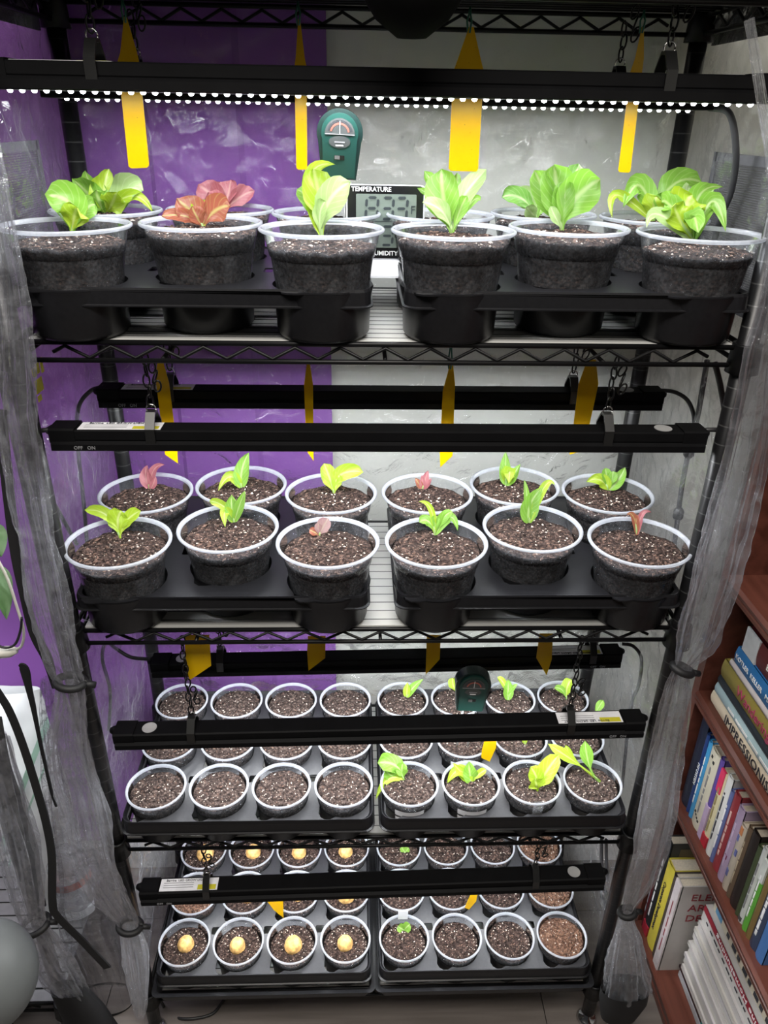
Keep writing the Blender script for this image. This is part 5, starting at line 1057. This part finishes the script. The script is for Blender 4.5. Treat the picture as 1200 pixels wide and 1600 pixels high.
# bottom shelf: standing books then magazines lying flat
y = by1 - 0.028
zb_ = BZ[0] + 0.0005
bot = [('narrow dark red book at the far end of the bottom book shelf', .010, .245, .20, (.09, .012, .016), '~', ink_grey, .008, []),
       ('black hardback with silver title on the bottom book shelf', .025, .300, .21, (.012, .014, .016), '~', ink_white, .011, [(0,1,0,.10,(.35,.01,.03))]),
       ('yellow book with handwritten black title on the bottom book shelf', .034, .262, .19, (.60, .50, .06), 'Corporate Development', ink, .015, []),
       ('dark taupe binder beside the yellow book', .018, .262, .20, (.07, .055, .045), None, None, None, [])]
for lab, T, Hh, dp, colr, ttl, tc, ts, ex in bot:
    book(lab, (T - 0.0008, Hh, dp), (SX - 0.004, y, zb_), (YM, ZU, XI), colr, ttl, tc, ts, extra=ex, tflip=True); y -= T
bb_ = [o for o in bpy.data.objects if o.get('label', '').startswith('black hardback with silver')][0]
MB().box(.02, .20, -.0249, -.0244, .06, .285).build('cover_panel', simple('panel_brown', (.10, .07, .03), .5), bb_)
lettering('THE', .022, simple('ink_gold', (.5, .42, .28), .5), bb_, Vector((.075, -.0252, .265)), (1, 0, 0), (0, 0, 1), align='LEFT'); lettering('C', .05, MATS['ink_gold'], bb_, Vector((.055, -.0252, .232)), (1, 0, 0), (0, 0, 1), align='LEFT')
T = .022
arch = book('white and grey architecture book with dark red title facing forward', (T, .27, .20), (SX - 0.006, y, zb_), (YM, ZU, XI), (.46, .44, .42), '~', simple('ink_dkred', (.25,.02,.03), .5), .010, extra=[(0, 1, 0, 1, (.66, .60, .60))])
for i, s_ in enumerate(('ELEMENTS OF', 'ARCHITECTURAL', 'DESIGN')):
    lettering(s_, .028, MATS['ink_dkred'], arch, Vector((.024, -T - 0.0006, .236 - i * .032)), (1, 0, 0), (0, 0, 1), align='LEFT')
book('brown book with gold lettering behind the yellow one', (.020, .315, .15), (SX + 0.05, by1 - 0.066, zb_ + .0), (YM, ZU, XI), (.075, .05, .02), None) if False else None
y -= T + .004
z = zb_; PX = BX + .046
mags = [(.014, (.50, .52, .55)), (.010, (.62, .62, .62)), (.007, (.03, .012, .016)), (.013, (.64, .62, .60))] + [((.012, .015, .010)[i % 3], (.66 - .02 * (i % 3), .64 - .02 * (i % 3), .61 - .02 * (i % 2))) for i in range(12)]
MW = ['lowest', 'second lowest', 'third lowest', 'fourth lowest', 'fifth lowest', 'sixth lowest', 'seventh lowest', 'eighth lowest', 'ninth lowest', 'tenth lowest', 'eleventh', 'twelfth', 'thirteenth', 'fourteenth', 'fifteenth', 'sixteenth']
for i, (T, colr) in enumerate(mags):
    book('white magazine, %s of the flat magazine pile' % MW[i] if i != 2 else 'dark thin magazine, third lowest of the flat magazine pile', (T, .275, .205), (PX + .003 * math.sin(i * 1.9), y - .006 - .002 * i * (i > 3) * 0.3 - .004 * math.sin(i * 2.7), z), (ZU, YM, XI), colr, soft=True, pages=(.66, .64, .60), group='magazines in a flat pile', extra=[(0, 1, .42, 1, (.02, .28, .28))] if i == 2 else None); z += T + .0003
mg = book('magazine with red spine band on top of the flat pile', (.042, .275, .205), (PX + .006, y - .012, z), (ZU, YM, XI), (.62, .60, .58), None, soft=True, pages=(.66, .64, .60), group='magazines in a flat pile', extra=[(.62, 1, 0, 1, (.30, .012, .03))])
lettering('Fine Homebuilding', .0135, ink_white, mg, Vector((-.0008, -.145, .0345)), (0, 1, 0), (0, 0, -1), sx=1.7)
mk = MB(); q = -.02
for k in range(14): mk.box(-.0010, -.0004, q - .008 - .006 * (k % 3) / 2, q, .0135, .0175); q -= .018
mk.build('title_marks', ink, mg)
z += .0425
mg2 = book('cream magazine with blue emblem standing slightly back on the pile', (.022, .26, .19), (PX + .018, y - .020, z), (ZU, YM, XI), (.60, .54, .42), None, soft=True, group='magazines in a flat pile', extra=[(.15, .85, .04, .14, (.08, .24, .40))])
mk = MB(); q = -.06
for k in range(8): mk.box(-.0010, -.0004, q - .010 - .006 * (k % 2), q, .005, .016); q -= .022
mk.build('title_marks', ink, mg2)
